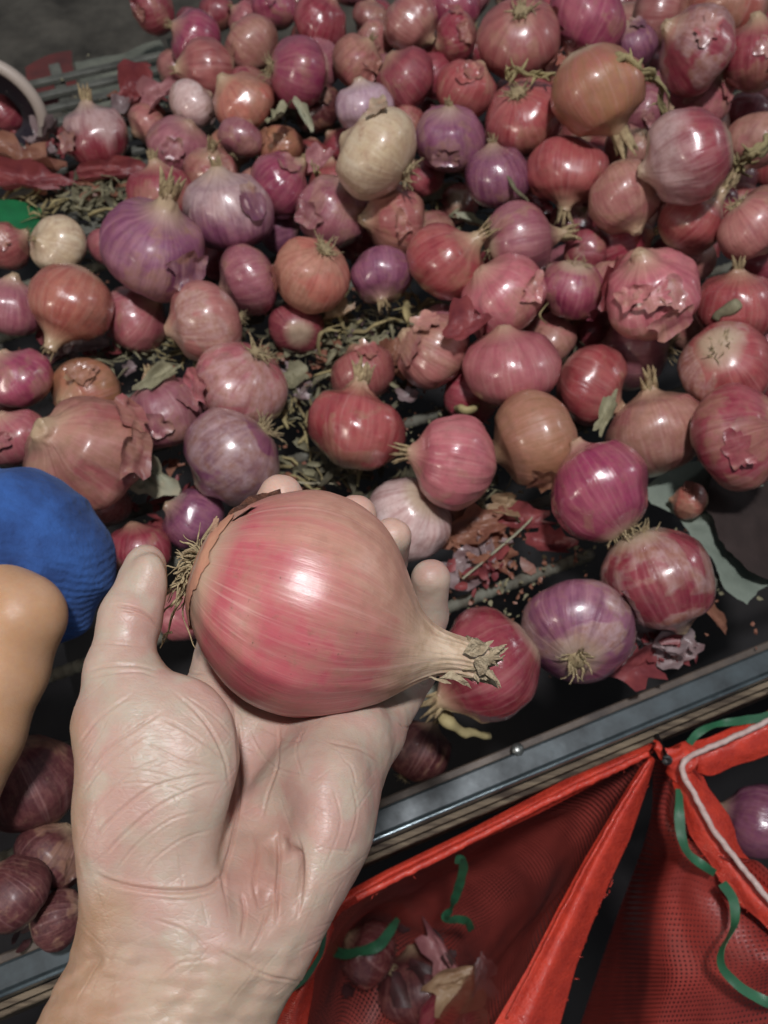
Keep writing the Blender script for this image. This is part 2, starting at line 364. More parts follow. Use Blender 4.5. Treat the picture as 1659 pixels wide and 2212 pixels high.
# ---------------------------------------------------------------- the onions: place in the photograph, radius there, layer, neck direction (degrees, towards lens), palette, extras, words
ONIONS = '''
332,15,50,1,200,-.3,crimson,f,dark pink red onion cut by the top edge beside the empty slats
470,28,36,0,90,.1,maroon,nf,small red brown onion at top edge under a dry golden neck
530,45,34,0,140,.2,pink,,small pale red onion wedged near the top edge left of the bright crimson one
593,18,44,1,90,-.2,magenta,f,magenta pink onion cut by the top edge with pale rough side
693,45,54,1,60,.2,crimson,o,bright crimson magenta onion with broad highlight near the top edge
672,96,48,0,20,.2,brown,,reddish brown onion just below the bright crimson top edge onion
800,38,36,0,80,.1,tanpink,,small brownish pink onion between crimson and orange brown onions at the top
812,90,38,0,300,.5,tanpink,f,reddish onion with white highlight and brown edge under the top row
425,88,54,1,150,.3,magenta,,purple magenta onion nearest the dark slats in the upper left of the pile
548,102,60,1,320,.3,tanpink,r,tan pink onion with dirty root at lower right in the second row
447,152,58,1,180,.2,brown,,brown and pink onion directly below the purple one by the slats
640,156,66,1,170,.35,magenta,r,magenta onion with pale root end pointing left in the upper left centre
770,138,54,1,50,.3,brown,f,dark red brown onion with soil on its right shoulder
525,220,59,1,130,.2,orange,,smooth orange brown onion in the upper left of the pile
412,228,46,1,30,-.2,pearl,f,pale pinkish white peeled onion left of the smooth orange one
207,296,62,0,100,.05,crimson,nq,upright onion pale above and crimson below with tall dry neck at far left
322,271,41,0,210,.3,tanpink,,small pinkish brown shiny onion right of the two toned upright onion
385,316,60,0,60,.4,mauve,,mauve pink onion with twin soft highlights at the left of the pile
497,320,43,0,280,.3,orange,f,rough tan orange little onion above the shiny white and purple one
605,318,46,0,260,.4,golden,f,tan brown half peeled onion showing rings beside the dry debris
788,232,56,1,100,.2,lilac,,pale lilac onion just behind the large cream onion
818,336,88,2,330,.2,cream,fr,large cream yellow onion standing out in the middle of the pile
690,240,50,0,120,.2,dark,f,dark brown onion hidden behind grey dry leaves
455,375,54,1,80,.6,brown,nf,brown onion with tan torn top right behind the shiny white and purple one
495,460,85,2,100,.25,violet,q,shiny purple onion with white blaze on its upper left and square highlights
350,424,64,1,95,.2,crimson,,deep crimson onion behind the big dark purple onion at left
332,540,100,2,70,.5,violet,fn,big dark purple onion with red brown skin cap and pale neck facing up
605,400,63,1,40,.2,magenta,o,crimson magenta onion with one sharp bright highlight beside the white blazed purple one
603,497,46,0,10,.2,violet,,small purple red onion right under the sharp highlight crimson one
718,460,72,1,60,.4,mauve,,brownish purple onion with pointed dry top in the centre left
853,478,70,1,180,.3,brown,f,peach brown onion with lifted skin on its left below the cream one
128,530,56,1,160,.6,cream,f,pale cream rounded onion with a red spot near the left edge
226,536,36,0,30,.2,pink,,small pink onion squeezed left of the big dark purple onion
12,530,46,0,30,.2,brown,,brown red onion cut by the left edge beside green plastic
10,242,38,0,30,.2,maroon,,dark red onion in shade under the pale curved bowl edge
887,50,54,1,320,.3,tanpink,,orange brown pink onion in the top row centre
978,14,55,1,100,.1,magenta,,pink onion with magenta flank cut by the top edge right of centre
988,78,48,1,200,.2,crimson,f,crimson onion with torn dark skin edge and white highlight in the top row
980,128,47,0,230,.5,red,,salmon red onion directly below the torn crimson one
1122,80,82,1,90,.75,brown,rf,large pinkish brown onion with dry roots facing up near the top edge
1268,38,78,1,250,.2,magenta,,large onion half magenta and half brick pink at the top edge
1425,28,64,0,0,.2,tanpink,,plain tan pink onion at top right edge
1575,8,75,1,250,-.2,orange,f,orange tan onion with papery wrinkles cut by the top right edge
1370,98,44,0,120,.3,violet,,small bright violet onion in the gap under the top right row
1502,108,80,1,150,.3,crimson,fs,large crimson onion with pale lilac stripe near the upper right
1632,118,70,1,100,.3,crimson,ff,crimson onion with deep torn folds at the right edge near the top
1180,160,48,0,120,.6,orange,N,orange crimson onion beneath a ragged golden dried stalk
1290,196,92,2,300,.1,golden,N,biggest brown tan onion of the upper right holding a long golden dried stalk
1132,250,78,1,110,.7,red,r,reddish brown onion with greyish root plate left of the biggest tan one
1005,195,58,1,60,.3,red,f,red pink onion with brown scab near the centre of the upper pile
880,175,62,1,130,.2,maroon,,dark maroon onion with pale top just above the cream one
972,303,67,1,90,.5,violet,f,purple onion with dusty brown top right of the large cream one
1075,385,66,0,100,.3,violet,S,violet onion crossed by a thin pale dry stem
920,384,38,0,130,.2,crimson,,tiny crimson onion tucked right under the cream onion side
1225,370,78,1,270,.35,red,n,smooth red brown onion with its neck pointing down towards the viewer
1355,318,44,0,50,.4,tanpink,f,small pink onion with squarish tan skin patches in upper right
1485,338,95,2,200,.1,crimson,q,large glossy crimson onion with round tan patch at its right
1397,240,45,0,0,.2,mauve,,dusky pink onion behind the golden stalk of the biggest tan one
1515,215,56,0,60,.3,pink,ff,crumpled crimson pink onion above the large glossy crimson one
1632,305,58,0,250,.3,tanpink,N,pink brown onion with ruffled golden neck at the right edge
1350,425,72,1,300,.3,tanpink,,pinkish tan smooth onion below the small square patched one
1493,480,68,1,50,.1,red,n,red brown onion with twin white highlights and a dry neck at upper right
1622,488,68,1,130,.2,tanpink,r,pinkish tan striped onion cut by the right edge at mid height of the pile
1120,518,76,1,190,.3,mauve,nr,dusty brownish pink onion with dry tufts at both sides in the centre right
1340,527,66,0,20,.2,crimson,f,vivid red onion with peeling right side in the centre right
963,567,79,1,40,.3,red,n,round red onion with brown shadowed right shoulder in the centre
1487,563,52,0,80,.2,tanpink,,small plain brown pink onion behind the crushed flaky onion
28,663,56,1,80,.3,mauve,,dusky mauve onion cut by the left edge above the deep magenta one
155,655,80,1,240,.1,orange,n,glossy orange red onion with dried neck pointing down at the left
297,688,67,1,40,.5,pink,,small bright pink onion below the big dark purple one
448,698,80,1,190,.1,tanpink,Fs,two tone onion pale cream pink with curled skin tab on its left side
540,605,66,1,200,.1,mauve,,smooth mauve onion with two small highlights in the left centre
676,590,78,1,60,.6,orange,rf,peach brown rough onion with grey roots at its upper right
825,593,63,1,275,.5,violet,n,purple brown onion with its dry tip pointing down in the centre
45,818,62,1,120,.2,magenta,,deep magenta onion with one bright spot at the left edge
5,865,48,0,120,.2,dark,,very dark brown onion cut by the left edge below the magenta one
190,848,71,0,200,.6,golden,ff,half peeled tan and dark brown onion with exposed pale layer at left
350,893,80,1,110,.2,mauve,fL,mauve brown onion with a grey green leaf across its top
522,828,98,1,60,.45,pink,sr,large pink and crimson onion with cream band and root scar in left centre
508,985,103,1,40,.1,violet,rs,large glossy mauve purple onion with root tuft just above the index fingertip
770,930,94,1,80,-.05,red,nR,squarish red brown onion with flat dirty top just above the held onion
35,950,68,1,120,.3,pink,,bright pink onion cut by the left edge above the blue shirt
190,975,120,1,150,.6,brown,fff,broad dirty brown onion covered with dull loose skins above the blue shirt
215,1085,60,0,60,.3,tanpink,,blurred pinkish brown onion beside the blue shirt
420,1120,64,0,150,.3,violet,,small crimson purple onion left of the raised index fingertip
300,1190,62,0,100,.3,crimson,,dark crimson onion low behind the thumb tip
400,1320,60,0,150,.2,pink,,pink crimson onion seen between thumb and the held onion
1090,645,86,1,130,.4,pink,ff,pink brown onion with torn pale skin seam in the centre right
1237,625,66,1,80,.4,magenta,r,pink magenta onion left of the crushed flaky one
1410,635,98,1,110,.5,pink,ffff,crushed onion covered with torn red flaky skins in the right centre
1590,668,80,1,90,.3,red,L,brown red onion with a dark dry stem across it at the right edge
940,760,82,1,150,.2,tanpink,bf,tan pink deeply ribbed onion right of the straw litter
1105,797,91,1,100,.2,pink,,big round pink magenta onion with two small highlights in the right centre
1275,832,78,0,330,.2,red,n,plain red brown onion behind the golden cracked one
1375,752,80,0,0,.1,mauve,r,mauve brown onion with pale sheen and roots at its right end
1567,793,90,1,110,.85,red,rs,red brown onion showing its pale root plate like a flower at right
1160,947,95,1,200,.1,golden,f,golden brown onion with cracked dirty skin in the right centre
1415,938,98,1,105,.05,tanpink,nL,brown pink onion with tall dry neck and pale leaf strip at the right
1598,945,100,1,20,.2,crimson,f,large deep crimson onion shaded on one side at the right edge
985,1000,98,1,170,.15,pink,bn,pink ribbed onion with knobby dried neck pointing left above the fingertips
1295,1062,103,1,300,.1,magenta,r,vivid magenta onion with tan streak and one sharp white highlight
880,1125,84,0,230,-.6,pearl,o,pearly white onion right behind the ring fingertip
1420,1250,112,1,110,.25,crimson,rps,large crimson onion with scuffed tan patches and roots on top near the rail
1250,1365,112,1,265,.75,violet,frs,wrinkled purple onion with cracked centre and root tuft near the rail
1050,1437,106,1,215,.05,crimson,no,large smooth crimson onion right behind the neck of the held onion
1490,1082,36,0,170,.1,orange,,small pale brown shallot like onion on the torn grey sheet
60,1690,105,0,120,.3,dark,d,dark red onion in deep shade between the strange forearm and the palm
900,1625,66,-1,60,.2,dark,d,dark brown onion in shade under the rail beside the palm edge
1640,1775,70,-3,160,.2,violet,n,purple and white onion inside the red mesh bag at right
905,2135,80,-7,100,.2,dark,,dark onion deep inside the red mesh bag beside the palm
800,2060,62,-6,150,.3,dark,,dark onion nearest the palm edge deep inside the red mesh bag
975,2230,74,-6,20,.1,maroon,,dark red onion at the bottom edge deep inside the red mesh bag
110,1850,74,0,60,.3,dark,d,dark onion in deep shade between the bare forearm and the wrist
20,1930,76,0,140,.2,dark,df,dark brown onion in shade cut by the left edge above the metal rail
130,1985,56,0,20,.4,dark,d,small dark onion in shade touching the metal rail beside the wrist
'''
GROUP = 'loose red onions heaped on the rack'
rows = []
for ln in ONIONS.strip().splitlines():
    a = ln.split(',', 8)
    rows.append((float(a[0]), float(a[1]), float(a[2]), float(a[3]), float(a[4]), float(a[5]), a[6], a[7], a[8]))
def layer_z(px, py, rw, lay):
    if lay < 0: return -.03 + .045 * lay
    heap = max(0, min(1, (px - 350) / 900)) * max(0, min(1, (900 - py) / 500))
    return rw * .95 + .004 + lay * .016 + heap * .05
P0 = []
for px, py, r, lay, *_ in rows:
    z = .03
    for _ in range(4):
        p = at_z(px, py, z); d = depth_of(p); rw = r * 1.11 / F * d; z = layer_z(px, py, rw, lay)
    P0.append([*(p - CAM), d, rw])
P0 = np.array(P0); ray = P0[:, :3] / P0[:, 3:4]; dep = P0[:, 3].copy(); rpx = P0[:, 4] / P0[:, 3]
home = dep.copy(); act = np.array([r[3] >= 0 for r in rows])
for it in range(400):
    C = ray * dep[:, None]; rad = rpx * dep
    D = C[:, None] - C[None]; dist = np.linalg.norm(D, axis=2) + np.eye(len(dep)) * 9
    ov = (rad[:, None] + rad[None]) * .93 - dist; ov[ov < 0] = 0; ov[~act] = 0; ov[:, ~act] = 0
    s = np.where(dep[:, None] < dep[None], -1.0, 1.0)        # nearer one moves nearer
    dep = dep + (ov * s).sum(1) * .12 + (home - dep) * .01
    zc = CAM_H + ray[:, 2] * dep; lim = rpx * dep * .9 + .002
    low = (zc < lim) & act; dep[low] = (CAM_H / (-ray[:, 2] + rpx * .9))[low]
SPH = []                                               # world spheres, for the hidden lower layer
def orient(obj, loc, zdir, spin, sc):
    q = zdir.to_track_quat('Z', 'Y').to_matrix().to_4x4()
    obj.matrix_world = Matrix.Translation(loc) @ q @ Matrix.Rotation(spin, 4, 'Z') @ Matrix.Diagonal((*sc, 1))
def child_m(parent_empty, mesh, name, mloc):
    o = link_mesh(name, mesh); o.parent = parent_empty; o.matrix_local = mloc; return o
def paint(o, pal, rs, patch=.3, gloss=.2):
    o['pale'] = 0.0; o['c_v'] = [PAL[pal][0][0] * .62, PAL[pal][0][1] * .50, PAL[pal][0][2] * .55]
    ca, cb = PAL[pal]; j = rs.uniform(.88, 1.1)
    o['c_a'] = [x * j for x in ca]; o['c_b'] = [min(.8, x * j) for x in cb]
    o['c_p'] = [x * .55 + y * .45 for x, y in zip(cb, (.46, .28, .21))]
    o['patch'] = patch; o['gloss'] = gloss
def build_onion(px, py, d, rw, ang, tow, pal, ex, label, seed, group=GROUP, wloc=None, wdir=None):
    rs = random.Random(seed * 7 + 3)
    loc = wloc if wloc is not None else at_d(px, py, d)
    a = math.radians(ang); h = math.sqrt(max(.05, 1 - tow * tow))
    if wdir is None:
        ray_ = (CAM - loc).normalized(); X = camdir(1, 0, 0); X = (X - ray_ * X.dot(ray_)).normalized(); Y = ray_.cross(X)
        wdir = (X * math.cos(a) * h + Y * math.sin(a) * h + ray_ * tow).normalized()
    root = empty('onion', (0, 0, 0))
    sc = Vector((rs.uniform(.95, 1.03), rs.uniform(.95, 1.03), rs.uniform(.86, .98))) * rw
    if 'n' in ex or 'N' in ex: me = VAR[rs.choice([2, 4, 7, 1])]
    elif 'r' in ex: me = VAR[rs.choice([0, 1, 3, 6])]
    else: me = VAR[rs.choice([0, 1, 3, 5, 6, 1])]
    if 'o' in ex: me = VAR[5]
    if 'b' in ex: me = RIBBED
    if ex.count('f') > 2: me = LUMPY
    spin = rs.random() * 6.28
    orient(root, loc, wdir, spin, sc)
    b = child_m(root, me, 'bulb', Matrix.Identity(4))
    patch = rs.uniform(.30, .46) + (.06 if 'f' in ex else 0) + (.08 if pal in ('brown', 'tanpink', 'golden', 'orange') else 0)
    if 's' in ex or 'q' in ex: patch = .52
    paint(b, pal, rs, patch, rs.choice([.10, .14, .18, .22, .28, .34]) + (.06 if 'f' in ex else 0))
    top = me['top']
    if 'q' in ex or 's' in ex: b['c_p'] = [.52, .38, .36]
    if 'q' in ex: b['pale'] = .8; b['patch'] = .25
    if 'o' in ex: b['patch'] = .15; b['gloss'] = .06
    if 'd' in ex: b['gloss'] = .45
    if ('n' in ex) or ('N' in ex) or rs.random() < .35:
        s_ = 1.0 if 'n' in ex else (1.2 if 'N' in ex else .7)
        child_m(root, rs.choice(STUBS), 'neck_stub', Matrix.Translation((me['bx'], me['by'], top - .05)) @ Matrix.Diagonal((s_, s_, s_ * 1.1, 1)))
    rootface = 'r' in ex
    if 'r' in ex or rs.random() < .25:
        flip = Matrix.Identity(4)
        s_ = 1.35 if 'r' in ex else .8
        if rootface:                                      # the roots face where the entry says: turn the bulb over
            orient(root, loc, -wdir, spin, sc)
            if 'n' in ex: pass
        child_m(root, rs.choice(ROOTS), 'roots', Matrix.Translation((-.03, 0, -.86)) @ Matrix.Diagonal((s_, s_, s_, 1)))
    for k in range(ex.count('f') + (1 if rs.random() < .22 else 0)):
        pm = rs.choice(PATCH)
        inv = root.matrix_world.to_3x3().inverted() @ (CAM - loc).normalized()
        az = math.atan2(inv.y, inv.x) + rs.uniform(-1.1, 1.1)
        fl = child_m(root, pm, 'skin_flake', Matrix.Rotation(az, 4, 'Z') @ Matrix.Rotation(rs.uniform(-.5, .3), 4, 'Y') @ Matrix.Scale(rs.uniform(.99, 1.02), 4))
        j = rs.choice([.6, .75, .95]); fl['c_a'] = [v * j + .02 for v in b['c_a']]; fl['c_b'] = [v * j + w * .15 for v, w in zip(b['c_b'], (.5, .3, .2))]; fl['c_p'] = b['c_p']; fl['patch'] = .5; fl['c_v'] = b['c_v']; fl['pale'] = 0.0; fl['gloss'] = .22
    tag(root, label, 'onion', group)
    SPH.append((loc.copy(), rw))
    return root
for i, (px, py, r, lay, ang, tow, pal, ex, lab) in enumerate(rows):
    d = float(dep[i]); build_onion(px, py, d, r * 1.11 / F * d, ang, tow, pal, ex, lab, i)
# onions of the buried layer: seen only in glimpses through the gaps
rs = random.Random(5); nb = 0; named = [(at_d(r[0], r[1], float(dep[i])), r[8]) for i, r in enumerate(rows) if r[3] >= 0]
PN = dict(crimson='crimson', brown='brown', red='red', mauve='dusky', tanpink='pinkish tan', maroon='dark red')
STOP = set('with at the its of in to by and a below above near on behind under beneath between from left right cut up over across one as out'.split())
for k in range(9000):
    px = rs.uniform(360, 1700); py = rs.uniform(-40, 860)
    if py > 560 and px < 930 and rs.random() > .10: continue
    rr = rs.uniform(.018, .028); p = at_z(px, py, rr * rs.uniform(.6, 1) + rs.choice([0, 0, .022, .040]))
    if any((p - q).length < (rr + qr) * .82 for q, qr in SPH): continue
    named.sort(key=lambda t: (t[0] - p).length); near = named.pop(0)[1].split(); pal = rs.choice(list(PN) + ['crimson', 'mauve', 'maroon'])
    near = near[:16 - 4 - len(PN[pal].split())]
    while near[-1] in STOP: near.pop()
    build_onion(0, 0, 0, rr, 0, 0, pal, '', PN[pal] + ' onion buried beside the ' + ' '.join(near), 500 + k, 'onions buried in the lower layer of the heap', p,
                Vector((rs.uniform(-1, 1), rs.uniform(-1, 1), rs.uniform(-.6, 1))).normalized())
    nb += 1
    if nb >= 105: break
print('buried', nb)
# ---------------------------------------------------------------- rack, rail, ground
E1 = Vector((math.cos(math.radians(21.2)), math.sin(math.radians(21.2)), 0)); E2 = Vector((-E1.y, E1.x, 0)); EZ = Vector((0, 0, 1))
def e2_of(px, py, z): return at_z(px, py, z).dot(E2)
M['ground'] = simple('ground_soil', (.26, .23, .18), (.09, .08, .065), .9, 9, .02, detail=10)
M['shelf'] = simple('dark_shelf', (.008, .008, .010), (.016, .014, .014), .8, 6, .004)
M['rebar'] = simple('weathered_rod', (.17, .175, .14), (.07, .06, .045), .75, 55, .0015, spec=.3)
M['slat'] = simple('worn_slat', (.15, .155, .13), (.05, .05, .042), .7, 30, .001)
M['rail'] = simple('blue_grey_metal', (.060, .080, .088), (.020, .027, .030), .50, 45, .0010, metal=.15, detail=10, bstr=.3)
M['wood'] = simple('old_wood', (.20, .155, .10), (.045, .030, .020), .75, 7, .004, stretch=(1.5, 26, 26), detail=8, lo=.38, hi=.60)
V = [(-6, -6, -.75), (6, -6, -.75), (6, 8, -.75), (-6, 8, -.75)]
tag(link_mesh('ground', mk('ground', V, [(0, 1, 2, 3)], False), M['ground']), kind='structure')
M['near_black_low'] = simple('near_black_surface', (.006, .005, .006), (.012, .009, .010), .8, 5, .004)  # near-black plane low down, seen in the gaps between the sacks
V = [(-2.2, -3, -.742), (2.6, -3, -.742), (2.6, 1.6, -.742), (-2.2, .5, -.742)]
tag(link_mesh('dark_low_plane', mk('dark_low_plane', V, [(0, 1, 2, 3)], False), M['near_black_low']), kind='structure')
table = empty('display_table', (0, 0, 0)); tag(table, 'low market table with ribbed rods, slats and a blue grey metal edge rail', 'table')
ci = (e2_of(861, 1727, 0) + e2_of(1449, 1493, 0)) / 2; co = (e2_of(831, 1802, 0) + e2_of(1497, 1523, 0)) / 2
wo = (e2_of(765, 1901, -.02) + e2_of(1581, 1505, -.02)) / 2
print('rail', ci, co, wo)
def bar(name, e2a, e2b, z0, z1, mat, x0=-.75, x1=.95, bev=.0015):
    V, Fc = boxVF(E1 * ((x0 + x1) / 2) + E2 * ((e2a + e2b) / 2) + EZ * ((z0 + z1) / 2), E1, E2, EZ, (x1 - x0) / 2, abs(e2b - e2a) / 2, (z1 - z0) / 2, [], [], bev)
    return link_mesh(name, mk(name, V, Fc, False), mat, table)
bar('metal_rail', co, ci, -.022, .004, M['rail'])
bar('rail_lip', co - .0022, co - .0003, -.024, .0058, simple('highlight_lightened_edge', (.22, .28, .30), (.06, .08, .09), .3, 40, .0006, metal=.6), bev=.0008)  # paler strip drawn as the lamp glint along the outer rail edge
bar('inner_lip', ci + .0003, ci + .006, -.03, -.004, simple('rust_lip', (.10, .075, .055), (.05, .04, .035), .6, 40, .001), bev=.001)
wa = wo; wb = co - .003
bar('wood_plank', wa + (wb - wa) * .55, wb - .0003, -.050, -.014, M['wood'], bev=.003)
bar('wood_plank', wa, wa + (wb - wa) * .53, -.060, -.024, M['wood'], bev=.003)
# rivets on the rail
for px, py in ((1118, 1619), (420, 1935)):
    p = at_z(px, py, .004); V = []; Fc = []
    prof = [(.0042, 0), (.0040, .0010), (.0028, .0020), (.0012, .0024)]
    V, Fc = tubeVF([p + EZ * z for r, z in prof], [r for r, z in prof], 14, True)
    link_mesh('rivet', mk('rivet', V, Fc), simple('rivet_metal', (.25, .26, .24), (.10, .11, .11), .35, 60, .0003, metal=.8), table)
# ribbed rods
e0 = (e2_of(980, 1300, 0) + e2_of(1270, 1195, 0)) / 2
def rod_mesh(x0, x1, e2, z, r):
    n = int((x1 - x0) / .0022); pts = []; rad = []
    for i in range(n + 1):
        x = x0 + (x1 - x0) * i / n
        pts.append(E1 * x + E2 * e2 + EZ * z); rad.append(r * (1 + (.14 if i % 3 == 0 else 0)))
    return mk('rod', *tubeVF(pts, rad, 8))
for k in range(-2, 11):
    e = e0 + .052 * k
    if e < ci + .012: continue
    x1 = .98 if k else float(at_z(1285, 1190, 0).dot(E1))
    link_mesh('rod', rod_mesh(-.75, x1, e, -.006, .0044), M['rebar'], table)
# the slatted end of the table, empty of onions
xa = -.78
for k in range(11):
    e = e2_of(180, 505, 0) + .0235 * k
    x1 = at_z(372, 150, 0).dot(E1) - .01 * (k < 3) + .012 * math.sin(k * 2.1)
    V, Fc = boxVF(E1 * ((xa + x1) / 2) + E2 * e + EZ * .001, E1, E2, EZ, (x1 - xa) / 2, .0042, .003, [], [], .001)
    E_ = None; link_mesh('slat', mk('slat', V, Fc, False), M['slat'], table)
for k in range(3):
    x = at_z(150, 250, 0).dot(E1) + (k - 1) * .13; ea = e2_of(180, 505, 0)
    V, Fc = boxVF(E1 * x + E2 * (ea + .12) + EZ * -.006, E2, E1, EZ, .15, .006, .003, [], [], .001)
    link_mesh('cross_bar', mk('cross_bar', V, Fc, False), M['slat'], table)
# table legs (out of sight below) and a near-black panel below the rack
bar('dark_lower_panel', ci, ci + 1.15, -.30, -.285, M['shelf'], -.22, 1.3)
bar('front_skirt', ci + .001, ci + .008, -.285, -.031, M['shelf'], -.75, 1.1)
for x in (-.7, .9):
    for e in (ci + .02, ci + .9):
        V, Fc = boxVF(E1 * x + E2 * e + EZ * -.40, EZ, E1, E2, .35, .018, .018, [], [], .002)
        link_mesh('leg', mk('leg', V, Fc, False), M['shelf'], table)
# grey cloth and red print seen between the far slats
M['cloth'] = simple('grey_green_cloth', (.22, .23, .18), (.10, .11, .09), .9, 25, .004)
M['redcloth'] = simple('red_sacking', (.17, .035, .03), (.08, .025, .025), .8, 25, .004)
def sheet(name, pts, z, mat, amp=.006, n=14, seed=1):
    c = [at_z(px, py, z) for px, py in pts]
    V, Fc, UV = loft([[c[0], c[1]], [c[3], c[2]]], n, n, lambda u, v, p: Vector((noise.noise(p * 14 + Vector((seed, 0, 0))) * amp * 1.2, noise.noise(p * 12 + Vector((0, seed, 0))) * amp * 1.2, noise.noise(p * 20 + Vector((seed, 0, 5))) * amp)))
    return link_mesh(name, mk(name, V, Fc, True, UV), mat)
tag(sheet('cloth_scrap', [(160, 140), (350, 90), (380, 260), (190, 330)], -.05, M['cloth'], .012), 'grey green crumpled cloth lying below the empty slats at upper left', 'cloth')
tag(sheet('sack_scrap', [(50, 150), (150, 115), (165, 200), (60, 240)], -.03, M['redcloth'], .008), 'patch of red sacking under the slats at upper left', 'sack')
# ---------------------------------------------------------------- torn grey sheet right of the pile
T = NT('torn_paper'); tc = T.n('ShaderNodeTexCoord'); n1 = T.noise((tc, 3), 14, 8, .7); n2 = T.noise((tc, 3), 70, 5, .6)
T.put(T.p, 'Base Color', T.mix(T.mapr(n1, .35, .65), (.20, .24, .195), (.12, .15, .12))); T.p.inputs['Roughness'].default_value = .75
T.l(T.bump(n2, .6, .002), 0, T.p, 'Normal'); M['paper'] = T.m
def outline_sheet(name, pts, z, mat, amp=.004, thick=.0012, res=26, seed=3, tilt=None):
    W = [at_z(px, py, z) for px, py in pts]; xs = [p.x for p in W]; ys = [p.y for p in W]
    bm = bmesh.new(); N = len(W); ring = []
    for i in range(N):
        a, b = W[i], W[(i + 1) % N]
        for t in range(6):
            q = a.lerp(b, t / 6); q = q + Vector((noise.noise(q * 160), noise.noise(q * 160 + Vector((9, 9, 9))), 0)) * .0022; ring.append(q)
    c = sum(W, Vector()) / N; m = len(ring); L = 9; V = []
    for j in range(L):
        s = 1 - j / L
        for q in ring: V.append(c + (q - c) * s)
    V.append(c)
    V = [v + EZ * (noise.noise(v * 22 + Vector((seed, 1, 2))) * amp * 2 + noise.noise(v * 70 + Vector((seed, 8, 2))) * amp * .5 + (tilt(v) if tilt else 0)) for v in V]
    Fc = [(j * m + i, j * m + (i + 1) % m, (j + 1) * m + (i + 1) % m, (j + 1) * m + i) for j in range(L - 1) for i in range(m)]
    Fc += [((L - 1) * m + i, (L - 1) * m + (i + 1) % m, L * m) for i in range(m)]
    return link_mesh(name, mk(name, V, Fc), mat)
tag(outline_sheet('paper_sheet', [(1385, 1060), (1470, 1000), (1700, 960), (1760, 1220), (1659, 1262), (1605, 1312), (1560, 1268), (1545, 1225), (1500, 1180), (1470, 1120)], .006, M['paper'], .007),
    'torn grey green paper sheet lying on the rack at the right edge', 'paper')
M['dark_brown_patch'] = simple('dark_brown_surface', (.030, .016, .013), (.015, .009, .008), .9, 12, .004)
tag(outline_sheet('cloth_scrap', [(1528, 1030), (1575, 975), (1720, 930), (1790, 1200), (1690, 1262), (1612, 1238), (1556, 1180), (1524, 1110)], .018, M['dark_brown_patch'], .008, seed=9), 'dark brown rounded patch over the torn grey sheet at the right edge', 'rag')  # dark rounded area over the paper, built as its own sheet
# ---------------------------------------------------------------- litter
def scrap_mesh(name, seed, lx, ly, curl, mat, crease=0.0, n=10, m=26):
    rs_ = random.Random(seed); V = []; Fc = []; o = Vector((rs_.random() * 60, 1, 2)); c2 = rs_.uniform(-.6, .6)
    for i in range(n):
        for j in range(m):
            ph = 2 * math.pi * j / m; rr = i / (n - 1); e = 1 + .60 * noise.noise(Vector((math.cos(ph) * 1.8, math.sin(ph) * 1.8, 0)) + o) + .22 * noise.noise(Vector((math.cos(ph) * 6, math.sin(ph) * 6, 3)) + o)
            x = math.cos(ph) * rr * e; y = math.sin(ph) * rr * e
            z = curl * (y * y * 1.0 + c2 * x * x) + .16 * noise.noise(Vector((x * 2.2, y * 2.2, 5)) + o) * (.3 + curl) + .13 * noise.noise(Vector((x * 5.5, y * 5.5, 8)) + o) * (.5 + crease * 2) + crease * abs(math.sin(y * 5 + x)) * .3
            V.append(Vector((x * lx, y * ly, z * (lx + ly) * .5)))
    for i in range(n - 1):
        for j in range(m):
            a = i * m + j; b = i * m + (j + 1) % m; Fc.append((a, b, b + m, a + m))
    me = mk(name, V, Fc); me.materials.append(mat); return me
def put_scrap(name, px, py, z, ang, lx, ly, curl, mat, label, cat, seed, nrm=None, crease=.0, group=None):
    p = at_z(px, py, z); me = scrap_mesh(name, seed, lx, ly, curl, mat, crease); o = link_mesh(name, me)
    rs_ = random.Random(seed)
    n_ = Vector((rs_.uniform(-.3, .3), rs_.uniform(-.5, .1), 1)).normalized() if nrm is None else nrm
    X = camdir(math.cos(math.radians(ang)), math.sin(math.radians(ang)), 0); X = (X - n_ * X.dot(n_)).normalized(); Y = n_.cross(X)
    o.matrix_world = Matrix.Translation(p) @ Matrix((X, Y, n_)).transposed().to_4x4()
    return tag(o, label, cat, group)
